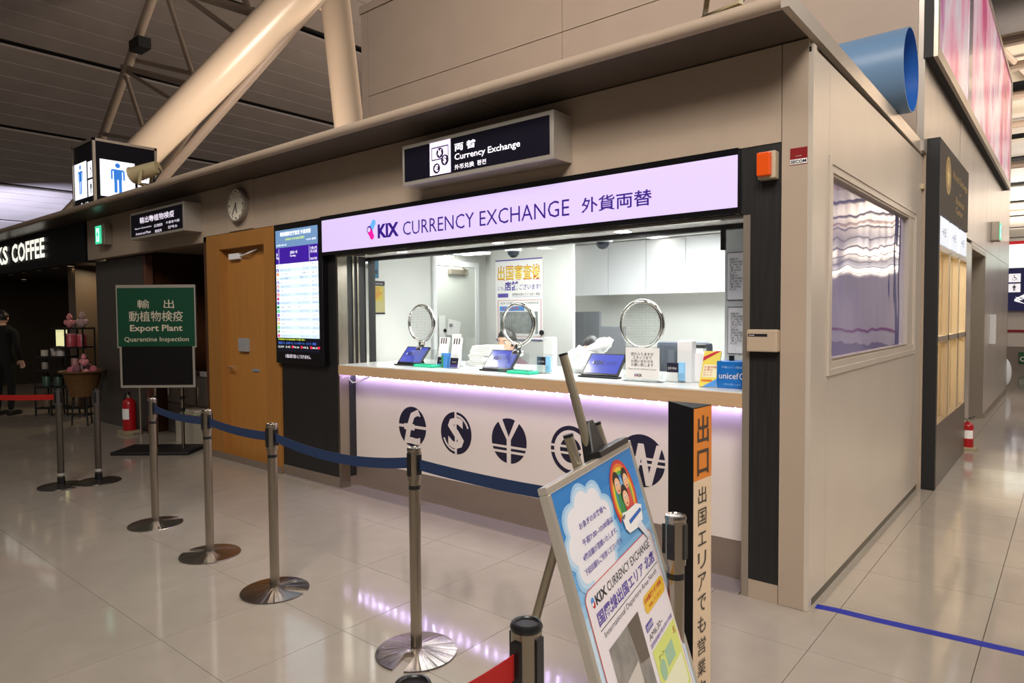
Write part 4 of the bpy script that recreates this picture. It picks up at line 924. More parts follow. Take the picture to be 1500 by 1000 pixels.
p2 = seated(-1.93, 1.02, 1.37, 'seated clerk in dark red half hidden behind the white plastic bag', mat('dark_red_cloth', '5c2a30', .8), .5)
office_chair(-2.79, 1.06, .98, 'grey office chair under the clerk behind the middle tablet'); office_chair(-1.93, 1.10, .98, 'grey office chair under the clerk in dark red')

# ------------------------------------------------------------------ things on the counter
CZ = 1.12
def tablet(x, y, label, rz=0, kix=True):
    t = thing('tablet', label, 'tablet', (x, y, CZ), rz, 'blue screened tablets on the counter')
    M = Matrix.Rotation(rz, 4, 'Z'); R_ = M @ X; Yv = M @ Y; tilt = math.radians(48)
    U_ = (Yv*math.cos(tilt)+Z*math.sin(tilt)).normalized(); N = R_.cross(U_); c = Vector((x, y, CZ+.012))
    MB().obox(c+U_*.095, R_, N, U_, .145, .007, .095).build('casing', blackp, t, bevel=.004)
    s_ = MB().obox(c+U_*.098+N*.0075, R_, N, U_, .130, .001, .080).build('screen', mat('tablet_screen', '20286a', .2, emit='5864cc', es=.62), t)
    O = c+N*.0095
    text('KIX', navy, s_, O+U_*.088-R_*.085, R_, U_, h=.034, w=.085, bold=.04); text('CURRENCY\nEXCHANGE', navy, s_, O+U_*.090+R_*.015, R_, U_, h=.028, w=.09)
    shape(mat('bright_print', 'd8e4ff', .3, emit='d8e4ff', es=.7), s_, O, R_, U_, circ(-.085, .105, .008, .012, n=10), off=.001)
    MB().obox((x, y, CZ+.006), R_, Yv, Z, .155, .03, .006).build('stand_base', blackp, t, bevel=.003)
    e = c+U_*.12-N*.01; MB().beam(e, Vector((e.x, e.y, CZ))+Yv*.05, .12, .006).build('stand_leg', blackp, t)
tablet(-3.33, .262, 'blue screened tablet on its stand below the leftmost speaking ring')
tablet(-2.33, .262, 'blue screened tablet reading KIX in front of the seated clerk')
tablet(-1.41, .262, 'blue screened tablet between the white plastic bag and the notice stand')
tealm = mat('teal_tray', '30cba0', .45)
for x, y, lb in ((-3.08, .24, 'small teal rubber tray beside the leftmost tablet'), (-2.03, .20, 'small teal rubber tray right of the middle tablet')):
    t = thing('coin_tray', lb, 'tray', (x, y, CZ), 0, 'teal coin trays on the counter')
    MB().prism([(x-.11, y-.05, CZ), (x+.11, y-.05, CZ), (x+.12, y+.05, CZ), (x-.12, y+.05, CZ)], (0, 0, .022)).build('tray', tealm, t, bevel=.008)
    MB().obox((x, y, CZ+.024), X, Y, Z, .08, .03, .003).build('mat', mat('teal_dark_rubber', '17957a', .6), t)
def lscreen(x, y, label):
    t = thing('acrylic_divider', label, 'divider', (x, y, CZ), 0, 'clear acrylic dividers on the counter')
    B(x-.003, x+.003, y-.12, y+.10, CZ, CZ+.14).build('upright', acryl, t); B(x, x+.12, y+.096, y+.10, CZ, CZ+.14).build('back_panel', acryl, t)
lscreen(-3.17, .27, 'clear acrylic divider between leftmost tablet and its tray'); lscreen(-2.20, .25, 'clear acrylic divider beside the middle tablet'); lscreen(-1.93, .25, 'clear acrylic divider right of the middle teal tray')
# leaflet holders
def holder(x, y, label, n=2, stripe=darki, tint=None, H=.24):
    t = thing('leaflet_holder', label, 'leaflet holder', (x, y, CZ), 0, 'clear leaflet holders on the counter')
    tl_ = math.radians(78); U_ = (Y*math.cos(tl_)+Z*math.sin(tl_)); N = X.cross(U_)
    MB().obox(Vector((x, y, CZ+.004)), X, Y, Z, .055, .04, .004).build('base', acryl, t); MB().obox(Vector((x, y+.012, CZ+.06))+N*.02, X, N, U_, .055, .0015, .055).build('pocket', acryl, t)
    lf = MB().obox(Vector((x, y+.01, CZ+.008))+U_*H/2, X, N, U_, .048, .008, H/2).build('leaflets', paper, t)
    O = Vector((x, y+.01, CZ+.008))+N*.008
    for k in range(3): plate(stripe, lf, O, X, U_, -.035+.027*k, -.022+.027*k, H*.78, H*.98)
    plate(navy, lf, O, X, U_, -.045, .045, .02, .075, off=.001); text('JAPAN', whitei, lf, O+U_*.04, X, U_, h=.014, align='c', off=.002)
    plate(tint or bluei, lf, O, X, U_, -.045, .045, .0, .02, off=.001)
holder(-2.98, .30, 'clear holder of striped leaflets nearest the leftmost teal tray'); holder(-2.80, .27, 'clear holder of striped leaflets in front of the white paper stack', tint=violeti)
t = thing('leaflet_box', 'blue and green leaflet pack between the two striped leaflet holders', 'leaflets', (-2.89, .28, CZ)); B(-2.925, -2.86, .26, .31, CZ, CZ+.12).build('pack', bluei, t); B(-2.925, -2.905, .258, .262, CZ, CZ+.1).build('stripe', greeni, t)
t = thing('leaflet_card', 'tall blank cream leaflet standing behind the striped leaflets', 'leaflets', (-2.92, .45, CZ)); B(-2.98, -2.88, .44, .452, CZ, CZ+.27).build('sheet', paper, t, bevel=.004)
# white paper stack
for i in range(11):
    x = -2.93+random.uniform(-.015, .015)+i*.004; y = .62; z = CZ+.016*i
    t = MB().obox((x+.13+(.02 if i > 5 else 0), y, z+.0075), Matrix.Rotation(random.uniform(-.12, .12)+(.25 if i > 5 else 0), 3, 'Z') @ X, Matrix.Rotation(random.uniform(-.08, .08), 3, 'Z') @ Y, Z, .085, .10, .0068).build('envelope_bundle', paper, bevel=.002)
    tag(t, ['bottom', 'second from bottom', 'third from bottom', 'fourth from bottom', 'fifth from bottom', 'middle', 'fifth from top', 'fourth from top', 'third from top', 'second from top', 'topmost'][i]+' white envelope bundle in the stack behind the leaflet holders', 'envelopes', 'stacked white envelope bundles')
# card holders
for x, y, lb in ((-1.93, .33, 'small card holder with dark and blue cards right of the middle tray'), (-.87, .30, 'small card holder with dark and blue cards beside the yellow pamphlets')):
    t = thing('card_holder', lb, 'card holder', (x, y, CZ), 0, 'small card holders on the counter')
    B(x-.06, x+.07, y-.03, y+.03, CZ, CZ+.004).build('base', acryl, t); B(x-.06, x+.07, y-.032, y-.028, CZ, CZ+.06).build('front', acryl, t)
    c_ = B(x-.055, x+.02, y-.01, y+.0, CZ+.06, CZ+.12).build('card', navy, t); text('JCB VISA', whitei, c_, (x-.048, y-.011, CZ+.075), h=.018, w=.06)
    B(x-.055, x+.02, y-.012, y+.002, CZ+.004, CZ+.06).build('card_pack', paper, t)
    B(x+.025, x+.065, y-.012, y+.0, CZ+.01, CZ+.125).build('card', mat('light_blue_card', '8cc3ea', .5), t); 
# small drinking cup and tall white carton
def tall_carton(xp, yt, Yp, wd_, label):
    p = at(xp, yt, 'y', Yp); t = thing('white_carton', label, 'carton', (p.x, Yp, CZ)); B(p.x-wd_/2, p.x+wd_/2, Yp-.03, Yp+.03, CZ, p.z).build('body', whitep, t, bevel=.006); B(p.x-wd_/2+.01, p.x+wd_/2-.01, Yp-.02, Yp+.02, p.z, p.z+.004).build('lid', paper, t)
tall_carton(1006, 499, .33, .10, 'tall white carton behind the small card holder near the yellow pamphlets'); tall_carton(806, 494, .55, .09, 'tall white carton left of the white plastic bag')
p = at(981, 550, 'z', CZ); t = thing('paper_cup', 'small white cup beside the acrylic notice stand', 'cup', (p.x, .33, CZ)); MB().lathe([(0, 0), (.028, 0), (.034, .085), (.030, .085), (.026, .006), (0, .006)], (p.x+.02, .33, CZ), 20).build('cup', paper, t, smooth=True)
# white plastic bag and tape roll
def crumple(nm, c, rx, ry, rz, m, label, cat, seed):
    random.seed(seed); b = MB().ball(c, rx, ry, rz, n=30, m=18); c = Vector(c)
    from mathutils import noise
    for v in b.v:
        d = v-c; n_ = noise.noise(v*16+Vector((seed, 0, 0)))*.30+noise.noise(v*38)*.18
        v += d*n_; v.z = max(v.z, CZ+.001)
    o = b.build(nm, m, smooth=True); tag(o, label, cat); return o
bagm = mat('plastic_bag', 'eceef0', .25, 0, .05, 20)
crumple('plastic_bag', (-1.72, .55, CZ+.06), .16, .10, .12, bagm, 'crumpled white plastic bag on the counter left of the rightmost tablet', 'bag', 3)
p = at(883, 506, 'y', .55)
o_ = crumple('wrapped_roll', p, .11, .05, .05, bagm, 'bunched clear and white plastic roll above the rightmost tablet', 'plastic wrap', 9); o_.rotation_euler = (0, -.35, 0)
t = MB().cyl((p.x-.02, .55, CZ), (p.x-.02, .55, p.z-.02), .03, n=16).build('roll_core', whitep, o_)
# acrylic notice stand
t = thing('notice_stand', 'clear acrylic notice stand with Japanese text below the rightmost speaking ring', 'notice', (-1.04, .22, CZ))
B(-1.185, -.905, .20, .204, CZ, CZ+.225).build('front', acryl, t); B(-1.185, -.905, .17, .24, CZ, CZ+.004).build('base', acryl, t)
s_ = B(-1.17, -.93, .1992, .1998, CZ+.015, CZ+.215).build('paper', paper, t)
text('恐れ入りますが\nスタッフまで\nお問い合わせを\nお願い致します', darki, s_, (-1.05, .1985, CZ+.14), h=.09, w=.16, align='c'); text('Please ask the staff your currency', darki, s_, (-1.05, .1985, CZ+.078), h=.011, w=.2, align='c'); text('KIX', navy, s_, (-1.09, .1985, CZ+.03), h=.018, w=.04, bold=.04)
plate(redi, s_, (0, .1985, 0), X, Z, -1.105, -1.095, CZ+.03, CZ+.04); plate(bluei, s_, (0, .1985, 0), X, Z, -1.105, -1.095, CZ+.04, CZ+.048)
B(-.92, -.76, .30, .303, CZ, CZ+.20).build('side_screen', acryl, t)
# rounded white device
t = thing('white_device', 'rounded white plastic device behind the yellow pamphlets', 'device', (-.73, .36, CZ))
MB().prism([(-.80, .34, CZ), (-.66, .34, CZ), (-.66, .34, CZ+.16), (-.69, .34, CZ+.19), (-.75, .34, CZ+.19), (-.79, .34, CZ+.15)], (0, .05, 0)).build('body', whitep, t, bevel=.01)
t = thing('stapler', 'black stapler like device on top of the white carton shelf', 'stapler', (-.9, .62, 1.3)); t.location = (-.85, .56, CZ)
B(-.92, -.80, .55, .60, CZ, CZ+.20).build('riser', whitep, t); MB().obox((-.86, .575, CZ+.215), X, Y, Z, .07, .02, .012).build('arm', blackp, t, bevel=.005)
# yellow pamphlets
t = thing('pamphlet_box', 'yellow pamphlets with red diagonal banner standing at the right end of the counter', 'pamphlets', (-.56, .15, CZ))
R_ = Vector((.96, .28, 0)).normalized(); U_ = Vector((.10, .16, 1)).normalized(); N = R_.cross(U_).normalized(); c = Vector((-.585, .13, CZ+.002))
MB().obox(c+U_*.105, R_, N, U_, .048, .012, .105).build('stack', paper, t)
s_ = MB().obox(c+U_*.105+N*.0125, R_, N, U_, .048, .001, .105).build('cover', mat('pamphlet_yellow', 'e6d45c', .4), t); O = c+N*.0136
shape(redi, s_, O, R_, U_, [(-.048, .15), (-.048, .175), (.02, .21), (.045, .21)], off=.001)
plate(mat('pamphlet_cream', 'ece6c4', .5), s_, O, R_, U_, -.04, .04, .055, .13, off=.001); text('外貨両替\nお得な\nレート\nガイド', redi, s_, O+U_*.062-R_*.035, R_, U_, h=.06, w=.07, off=.002)
shape(bluei, s_, O, R_, U_, [(-.03, 0), (.048, 0), (.048, .05)], off=.001); plate(orangei, s_, O, R_, U_, -.04, .02, .03, .042, off=.001)
# unicef box
t = thing('donation_box', 'blue charity coin box at the right end of the counter', 'box', (-.45, .2, CZ)); ub = mat('charity_blue', '1468b8', .35)
B(-.53, -.35, .13, .28, CZ, CZ+.155).build('box', ub, t, bevel=.004)
text('unicef', whitei, t, (-.515, .129, CZ+.055), h=.035, w=.115); text('外国コイン募金', mat('pale_blue_ink', '9cc4e8', .5), t, (-.50, .129, CZ+.115), h=.013, w=.12); text('ご協力お願いします', MATS['pale_blue_ink'], t, (-.49, .129, CZ+.018), h=.012, w=.10)
ringm(whitei, t, (-.378, .129, CZ+.072), X, Z, 0, 0, .013, .018)
MB().cyl((-.47, .2, CZ+.155), (-.47, .2, CZ+.185), .015, n=14).build('lock', blackp, t)
# header clip at glass track
t = B(-.60, -.575, .34, .37, 1.93, 2.055).build('track_clamp', blackp, bevel=.003); tag(t, 'black clamp hanging from the glass track near the right frame', 'clamp')
# small magnet on the column
p = at(794, 487, 'y', 1.65); t = MB().cyl(p, p-Y*.015, .025, n=16).build('magnet', blackm); tag(t, 'small dark round magnet on the white column beside the poster', 'magnet')

# ================================================================== WOODEN DOOR BLOCK + PASSAGE
dw = thing('door_1', None, None, (-5.6, .1, 0)); tag(dw, kind='structure')
B(-6.34, -6.06, .0, .14, 0.0, 2.43).build('door_frame', orangewood, dw); B(-5.16, -4.902, .0, .14, 0.0, 2.43).build('door_frame', orangewood, dw); B(-6.06, -5.16, .0, .14, 2.27, 2.43).build('door_frame', orangewood, dw)
B(-6.06, -5.16, .09, .14, .01, 2.27).build('door_leaf', mat('door_orange', 'a87234', .5, 0, .12, 8, (8, 8, .4)), dw)
B(-5.95, -5.75, .05, .09, 2.16, 2.22).build('door_closer', whitep, dw)
MB().tube([(-5.75, .07, 2.19), (-5.55, .04, 2.2), (-5.4, .07, 2.24)], .008).build('closer_arm', whitep, dw)
B(-5.80, -5.62, .055, .09, 1.18, 1.32).build('key_pad', greyp, dw, bevel=.004); B(-5.56, -5.44, .075, .09, .98, 1.0).build('name_plate', mat('plate_blue', '7a8ea8', .4), dw)
MB().tube([(-5.98, .09, 1.0), (-5.98, .03, 1.0), (-5.88, .03, 1.0)], .011).build('handle', chrome, dw, smooth=True)
B(-6.34, -4.9, -.004, .0, 0, .07).build('plinth', kickm, dw)
wp = thing('wall_passage', None, None, (-7.4, 1.5, 0)); tag(wp, kind='structure')
B(-6.40, -6.34, .0, 3.0, 0, 2.43).build('panel', brownwood, wp); B(-8.5, -6.4, 2.9, 3.0, 0, 2.43).build('panel', brownwood, wp)
B(-8.50, -8.44, .3, 3.0, 0, 2.37).build('panel', brownwood, wp)
B(-8.47, -8.38, .18, .27, 0, 2.37).build('post', mat('red_brown', '6a4434', .5), wp)
B(-8.44, -6.40, .12, 3.0, 2.42, 2.44).build('ceiling_panel', beige, wp)
B(-8.0, -7.2, 2.6, 2.88, .8, 2.1).build('wall_board', mat('dark_green_board', '16211b', .5), wp)
B(-10.12, -8.46, .18, .32, 0, 2.37).build('panel', mat('shop_pier', '4a4540', .4, .2, .1, 4), wp)
B(-8.9, -8.47, .0, .0+.18, 0, .02).build('plinth', kickm, wp)
# grey lockers in the passage
lk = thing('locker_unit', 'grey metal lockers with wire handles behind the green quarantine sign', 'locker', (-8.0, .5, 0)); lg = mat('locker_grey', '6a645b', .4, .3)
B(-8.36, -7.1, .42, .8, 0, .80).build('body', lg, lk)
for k in range(3):
    x0 = -8.34+.42*k; d_ = B(x0, x0+.39, .40, .42, .42, .78).build('door', mat('locker_door', '7b746a', .35, .3), lk); MB().tube([(x0+.12, .40, .66), (x0+.12, .36, .66), (x0+.12, .36, .52), (x0+.12, .40, .52)], .008).build('handle', chrome, d_)
    B(x0, x0+.39, .40, .42, .02, .40).build('door', lg, lk); B(x0+.05, x0+.3, .42, .46, .80, .86).build('label_card', paper, lk)
mg = thing('leaflet_table', 'stacked leaflets on a low white tray behind the sign base', 'leaflets', (-7.3, .3, 0))
B(-7.55, -7.0, .15, .38, 0, .30).build('tray', mat('tray_white', 'a59c8c', .5), mg)
for k in range(4): B(-7.5+.02*k, -7.1+.01*k, .17, .36, .30+.03*k, .325+.03*k).build('leaflet_pile', mat('leaf_%d' % (k % 3), ['c8b8a8', 'b86a5c', 'a8b898'][k % 3], .6), mg)
MB().cyl((-8.5, .1, 0), (-8.5, .1, .78), .012, n=8).obox((-8.5, .1, .78), X, Y, Z, .08, .004, .05)
t = thing('price_card', 'small white card on a thin pole beside the fire extinguisher', 'card', (-8.42, .05, 0)); MB().cyl((-8.42, .08, 0), (-8.42, .08, .72), .012, n=8).build('pole', alum, t); c_ = B(-8.50, -8.34, .07, .08, .72, .83).build('card', paper, t); text('消火器', redi, c_, (-8.48, .069, .75), h=.045, w=.12)

# green quarantine sign stand
GR = Vector((.769, .639, 0)).normalized(); GN = Vector((.639, -.769, 0)).normalized()
gs = thing('floor_sign', 'green Export Plant Quarantine Inspection board on a two pole black stand', 'sign', (-7.05, -.25, 0))
gc = at(231.5, 456, 'y', -.30); gc = Vector((-7.05, -.25, 0)); 
def gp(u, z, n=0): return gc+GR*u+GN*n+Z*z
MB().obox(gp(0, .02), GR, GN, Z, .44, .24, .02).build('base', blackm, gs, bevel=.012)
for u in (-.05, .26): MB().cyl(gp(u, .03, -.02), gp(u, 1.5, -.02), .018, n=14).build('pole', steel, gs, smooth=True); MB().cyl(gp(u, .60, -.02), gp(u, .64, -.02), .026, n=14).cyl(gp(u, .46, -.02), gp(u, .50, -.02), .026, n=14).build('collar', blackp, gs, smooth=True)
MB().obox(gp(0.0, 1.56, -.0), GR, GN, Z, .455, .012, .36).build('upper_frame', silver, gs); MB().obox(gp(0.0, 1.00, -.0), GR, GN, Z, .43, .010, .26).build('lower_frame', silver, gs)
gb = MB().obox(gp(0.0, 1.55, .013), GR, GN, Z, .44, .002, .335).build('green_board', mat('green_board', '10452f', .35), gs)
MB().obox(gp(0.0, 1.005, .011), GR, GN, Z, .405, .002, .235).build('black_board', mat('chalk_black', '0c0b0d', .3), gs)
O = gp(0, 0, .0152); gm_ = mat('sign_print', 'cfc3ae', .5)
text('輸　出', gm_, gb, O+GR*.0+Z*1.70, GR, Z, h=.10, w=.42, align='c', bold=.004); text('動植物検疫', gm_, gb, O+Z*1.56, GR, Z, h=.12, w=.62, align='c', bold=.004)
text('Export Plant', gm_, gb, O+Z*1.415, GR, Z, h=.095, w=.60, align='c', bold=.02); text('Quarantine Inspection', gm_, gb, O+Z*1.29, GR, Z, h=.07, w=.74, align='c', bold=.008)

# ================================================================== COFFEE SHOP
cf = thing('wall_coffee_shop', None, None, (-12, 2, 0)); tag(cf, kind='structure')
dkb = mat('shop_dark_wall', '231c15', .5, 0, .1, 4); dkw = mat('shop_wall_brown', '3f3222', .5, 0, .1, 4)
B(-15.2, -9.89, -.03, .12, 2.36, 2.93).build('fascia', mat('shop_fascia', '0c0d11', .6, spec=.2), cf)
B(-18, -17.95, .1, 6.5, 0, 2.9).build('panel', dkb, cf); B(-18, -10.0, 6.4, 6.5, 0, 2.9).build('panel', dkb, cf); B(-10.12, -10.06, .32, 5, 0, 2.9).build('panel', dkw, cf)
B(-18, -10.1, .12, 6.5, 2.42, 2.48).build('ceiling_panel', dkb, cf)
B(-12.35, -12.0, .5, .9, 0, 2.6).build('pillar', mat('pillar_brown', '5b4c3c', .5), cf)
B(-12.0, -10.6, 1.9, 2.0, 0, 2.6).build('panel', dkw, cf)
B(-10.6, -10.06, 1.6, 1.66, 0, 2.6).build('panel', mat('slate', '35302a', .6, 0, .5, 9), cf)
cs_ = thing('shop_lettering', 'white illuminated letters KS COFFEE on the black fascia at far left', 'sign', (-13, -.03, 2.4))
litc = mat('lit_cream_letters', 'ffffff', .4, emit='f2efe0', es=1.1)
a, c = at(17, 384, 'y', -.05), at(65, 348, 'y', -.05)
zb, zt = at(64, 377, 'y', -.05).z, at(64, 347, 'y', -.05).z
for wd_, xa, xb in (('COFFEE', 17, 65), ('KS', -6, 11)): text(wd_, litc, cs_, (at(xa, 370, 'y', -.05).x, -.05, zb), h=zt-zb, w=at(xb, 360, 'y', -.05).x-at(xa, 370, 'y', -.05).x, bold=.03, off=.0)
for k, (x, y) in enumerate([(16, 401), (36, 398), (57, 394.5), (81, 391), (103, 391), (117, 398), (131, 382.5), (35, 410)]):
    p = at(x, y, 'z', 2.41); t = thing('ceiling_spot', ['leftmost warm ceiling spot below the coffee lettering', 'third warm ceiling spot from the left picture edge, upper one', 'warm ceiling spot below the last letter E', 'warm ceiling spot just past the last letter E', 'fourth warm spot along the front row past the coffee lettering', 'lower warm spot beside the dark slate wall', 'warm spot nearest the grey pier in the coffee shop', 'lower warm spot near the left picture edge'][k], 'downlight', p, 0, 'warm spots in the coffee shop ceiling')
    MB().lathe([(.045, 0), (.06, 0), (.06, -.02), (.045, -.02)], p, 20).build('trim_ring', blackm, t); MB().lathe([(.045, -.01), (0, -.01)], p, 16).build('lens', mat('warm_spot', 'fff', .4) if False else mat('warm_spot', 'ffffff', .4, emit='ffe2b8', es=6), t)
area('shop_warm_lamp', (-11.5, .8, 2.40), (-11.2, .4, 0), .12, .12, 12, (1, .78, .5)); area('shop_warm_lamp', (-13.8, 3.0, 2.4), (-13.8, 3, 0), .2, .2, 16, (1, .65, .35))
# shop counter, machine, pendants
sc_ = thing('coffee_bar', 'dark coffee bar counter with an orange lit back panel', 'counter', (-14.2, 3.2, 0)); B(-15.6, -12.6, 2.6, 3.2, 0, 1.05).build('body', dkb, sc_); B(-15.65, -12.55, 2.55, 3.25, 1.05, 1.1).build('top', mat('bar_top', '4d3a28', .3), sc_)
a, c = at(20, 494, 'y', 3.6), at(46, 469, 'y', 3.6); B(a.x, c.x, 3.6, 3.64, a.z, c.z).build('back_panel', mat('amber_panel', 'a85f20', .4, emit='a8581a', es=.35), sc_)
cp = mat('copper', 'b8703a', .25, 1)
for k, (x, y) in enumerate([(22, 447), (34, 445)]):
    p = at(x, y, 'y', 3.2); t = thing('pendant_lamp', ['copper pendant lamp over the coffee bar nearer the picture edge', 'copper pendant lamp over the coffee bar nearer the brown pillar'][k], 'lamp', p, 0, 'copper pendants over the coffee bar')
    MB().lathe([(.02, .14), (.05, .12), (.13, 0), (.122, 0), (.045, .11)], p, 24).build('shade', cp, t, smooth=True); MB().cyl(p+Z*.14, (p.x, p.y, 2.42), .005, n=6).build('cord', blackm, t); MB().ball(p+Z*.03, .03, n=10, m=6).build('bulb', MATS['warm_spot'], t)
for k, (x, y) in enumerate([(31, 476), (38, 488)]):
    p = at(x, y, 'y', 3.0); p.z = 1.10; t = thing('glass_jar', ['glass jar with steel lid on the coffee bar', 'smaller glass jar beside the lidded one on the coffee bar'][k], 'jar', p); MB().lathe([(0, 0), (.06, 0), (.06, .16), (.045, .2), (.045, .22)], p, 18).build('glass', mat('jar_amber', '9c5a28', .2), t, smooth=True); MB().lathe([(.05, .22), (.05, .25), (0, .26)], p, 18).build('lid', alum, t, smooth=True)
# display rack
rk = thing('display_rack', 'black display rack of gift goods at the coffee shop entrance', 'rack', (-11.2, .3, 0))
RX = GR
rc = at(88, 607, 'z', 0)
def rp(u, z, n=0): return Vector((rc.x, rc.y, 0))+GR*u+GN*n+Z*z
for u in (-.28, -.03, .22, .5):
    for n_ in (-.15, .15): MB().beam(rp(u, 0, n_), rp(u, 1.38 if u > 0 else 1.05, n_), .02).build('upright', blackm, rk)
for z, u0, u1 in ((.12, -.28, .5), (.45, -.28, .5), (.72, -.28, .5), (.93, -.28, .22), (1.08, .0, .5), (1.38, .0, .5)): MB().obox(rp((u0+u1)/2, z), GR, GN, Z, (u1-u0)/2, .16, .012).build('shelf', blackm, rk)
lpn = MB().obox(rp(.10, 1.23, .05), GR, GN, Z, .085, .01, .13).build('light_panel', mat('rack_glow', 'f0ecb8', .4, emit='e8e4a8', es=.8), rk)
def can(u, z, r, h, m, label, cat='canister', top=None, grp=None, n=.02):
    p = rp(u, z, n); t = thing(cat.replace(' ', '_'), label, cat, p, 0, grp)
    MB().lathe([(0, 0), (r, 0), (r, h*.86), (r*.96, h*.88)], p, 24).build('body', m, t, smooth=True); MB().lathe([(r*1.03, h*.86), (r*1.03, h*.98), (r*.9, h), (0, h)], p, 24).build('lid', top or m, t, smooth=True)
pk = mat('pink_tin', 'c9525e', .35, 0, .15, 30); pk2 = mat('pink_pale', 'd98a90', .5)
can(.24, 1.093, .085, .21, pk, 'larger pink gift canister on the rack shelf below the glowing panel', grp='pink canisters on the rack', n=.05, top=pk2); can(.42, 1.093, .065, .20, pk, 'smaller pink gift canister beside the larger one on the rack', grp='pink canisters on the rack', n=.05, top=pk2)
for k, (u, z, r, h, c_) in enumerate([(-.2, .945, .05, .11, 'cfc8bc'), (-.05, .945, .05, .14, 'b8b0a8'), (.06, .945, .055, .16, 'd8d0c8'), (-.2, .735, .045, .13, '9c948a'), (.28, .735, .05, .2, 'c08a8a'), (.42, .735, .045, .19, 'a88a90'), (-.18, .465, .06, .18, '3c5a48'), (.0, .465, .06, .17, '3a4a40'), (.2, .465, .06, .15, '8a8278'), (-.18, .135, .06, .2, '6a5a48'), (.02, .135, .06, .2, '4a4038'), (.3, .135, .07, .22, '584838')]):
    can(u, z, r, h, mat('tin_'+c_, c_, .4), ['cream', 'pale grey', 'white', 'grey', 'rose', 'mauve', 'dark green', 'green grey', 'stone', 'tan', 'dark brown', 'brown'][k]+' lidded tumbler on the black coffee display rack', 'tumbler', top=blackp, grp='tumblers on the coffee rack')
def plush(p, s, m, label):
    t = thing('plush_toy', label, 'plush toy', p); p = Vector(p)
    MB().ball(p+Z*.07*s, .07*s, .06*s, .08*s).build('body', m, t, smooth=True); MB().ball(p+Z*.18*s, .05*s).build('head', m, t, smooth=True)
    for sg in (-1, 1): MB().ball(p+Vector((sg*.035*s, 0, .23*s)), .018*s).build('ear', m, t, smooth=True); MB().ball(p+GR*sg*.07*s+Z*.09*s, .03*s, .03*s, .045*s).build('arm', m, t, smooth=True)
plush(rp(.12+.08, 1.393), .9, pk2, 'pink plush toy sitting on top of the coffee display rack'); plush(rp(.40, 1.393), 1.0, mat('pink_grey', 'b89a9a', .8), 'paler plush toy on top of the rack beside the pink one')
# basket on stand
bk = thing('gift_basket', 'round wicker basket of pink goods on a black stand at the coffee shop entrance', 'basket', (-10.6, 0, 0))
bc = at(123, 622, 'z', 0); bc.z = 0; wk = mat('wicker', '6b4a22', .7, 0, .3, 40)
MB().lathe([(0, .42), (.16, .42), (.19, .55), (.24, .74), (.26, .76), (.30, .77), (.30, .79), (.24, .78), (.2, .70), (0, .70)], bc, 30).build('bowl', wk, bk, smooth=True)
for a in range(3): MB().cyl(bc+Vector((.15*math.cos(a*2.09), .15*math.sin(a*2.09), 0)), bc+Vector((.12*math.cos(a*2.09), .12*math.sin(a*2.09), .43)), .012, n=8).build('leg', blackm, bk)
MB().torus(bc+Z*.15, .14, .01, (0, 0, 1), 24, 6).build('stand_ring', blackm, bk)
for k in range(6):
    q = bc+Vector((.14*math.cos(k*1.1), .14*math.sin(k*1.1), .76+.03*(k % 3)))
    t = MB().ball(q, .07, .05, .06+.01*(k % 2)).build('gift_pouch', [pk2, mat('pink_cloth', 'c06a78', .8), mat('mauve_pouch', '8a5a68', .8)][k % 3], smooth=True); tag(t, ['pale pink pouch nearest the grey pier', 'deep pink pouch at the back', 'mauve pouch at the back left', 'pale pink pouch at the left rim', 'deep pink pouch at the front', 'mauve pouch at the front right'][k]+' in the wicker basket', 'pouch', 'gift pouches in the wicker basket')
q = bc+Vector((.08, 0, .86)); plush(q, .7, pk2, 'small pink plush toy lying in the wicker basket')
# standing customer, far left
def stander(x, y, H_, label, m, yaw):
    t = thing('person', label, 'person', (x, y, 0)); f = Matrix.Rotation(yaw, 3, 'Z') @ Vector((0, -1, 0)); s_ = Matrix.Rotation(yaw, 3, 'Z') @ X; c = Vector((x, y, 0)); k = H_/1.75
    P_ = lambda a, b_, z: c+s_*a+f*b_+Z*z*k
    J = [P_(0, 0, .95), P_(0, .01, 1.15), P_(0, 0, 1.35), P_(0, 0, 1.46), P_(0, 0, 1.53)]; Rr = [(.14, .10), (.13, .10), (.16, .11), (.10, .08), .05]; E_ = [(0, 1), (1, 2), (2, 3), (3, 4)]
    for sg in (-1, 1):
        n = len(J); J += [P_(sg*.19, 0, 1.40), P_(sg*.23, -.02, 1.12), P_(sg*.20, .10, .92)]; Rr += [.06, .045, .034]; E_ += [(3, n), (n, n+1), (n+1, n+2)]; hand(t, J[-1], f*.5-Z, f, 1.0, .5)
        n = len(J); J += [P_(sg*.09, 0, .88), P_(sg*.10, .01, .48), P_(sg*.10, -.02, .08)]; Rr += [.09, .062, .042]; E_ += [(0, n), (n, n+1), (n+1, n+2)]
        MB().obox(P_(sg*.10, .06, .035), s_, f, Z, .045, .13, .035).build('shoe', blackm, t, bevel=.02)
    skin_body('body', J, E_, Rr, m, t); head(t, P_(0, .02, 1.64), yaw)
q = at(-3, 609, 'z', 0); stander(q.x, q.y+.1, 1.66, 'standing customer in black clothes at the dark coffee shop entrance', mat('black_cloth', '0e0d0e', .9), 3.9)

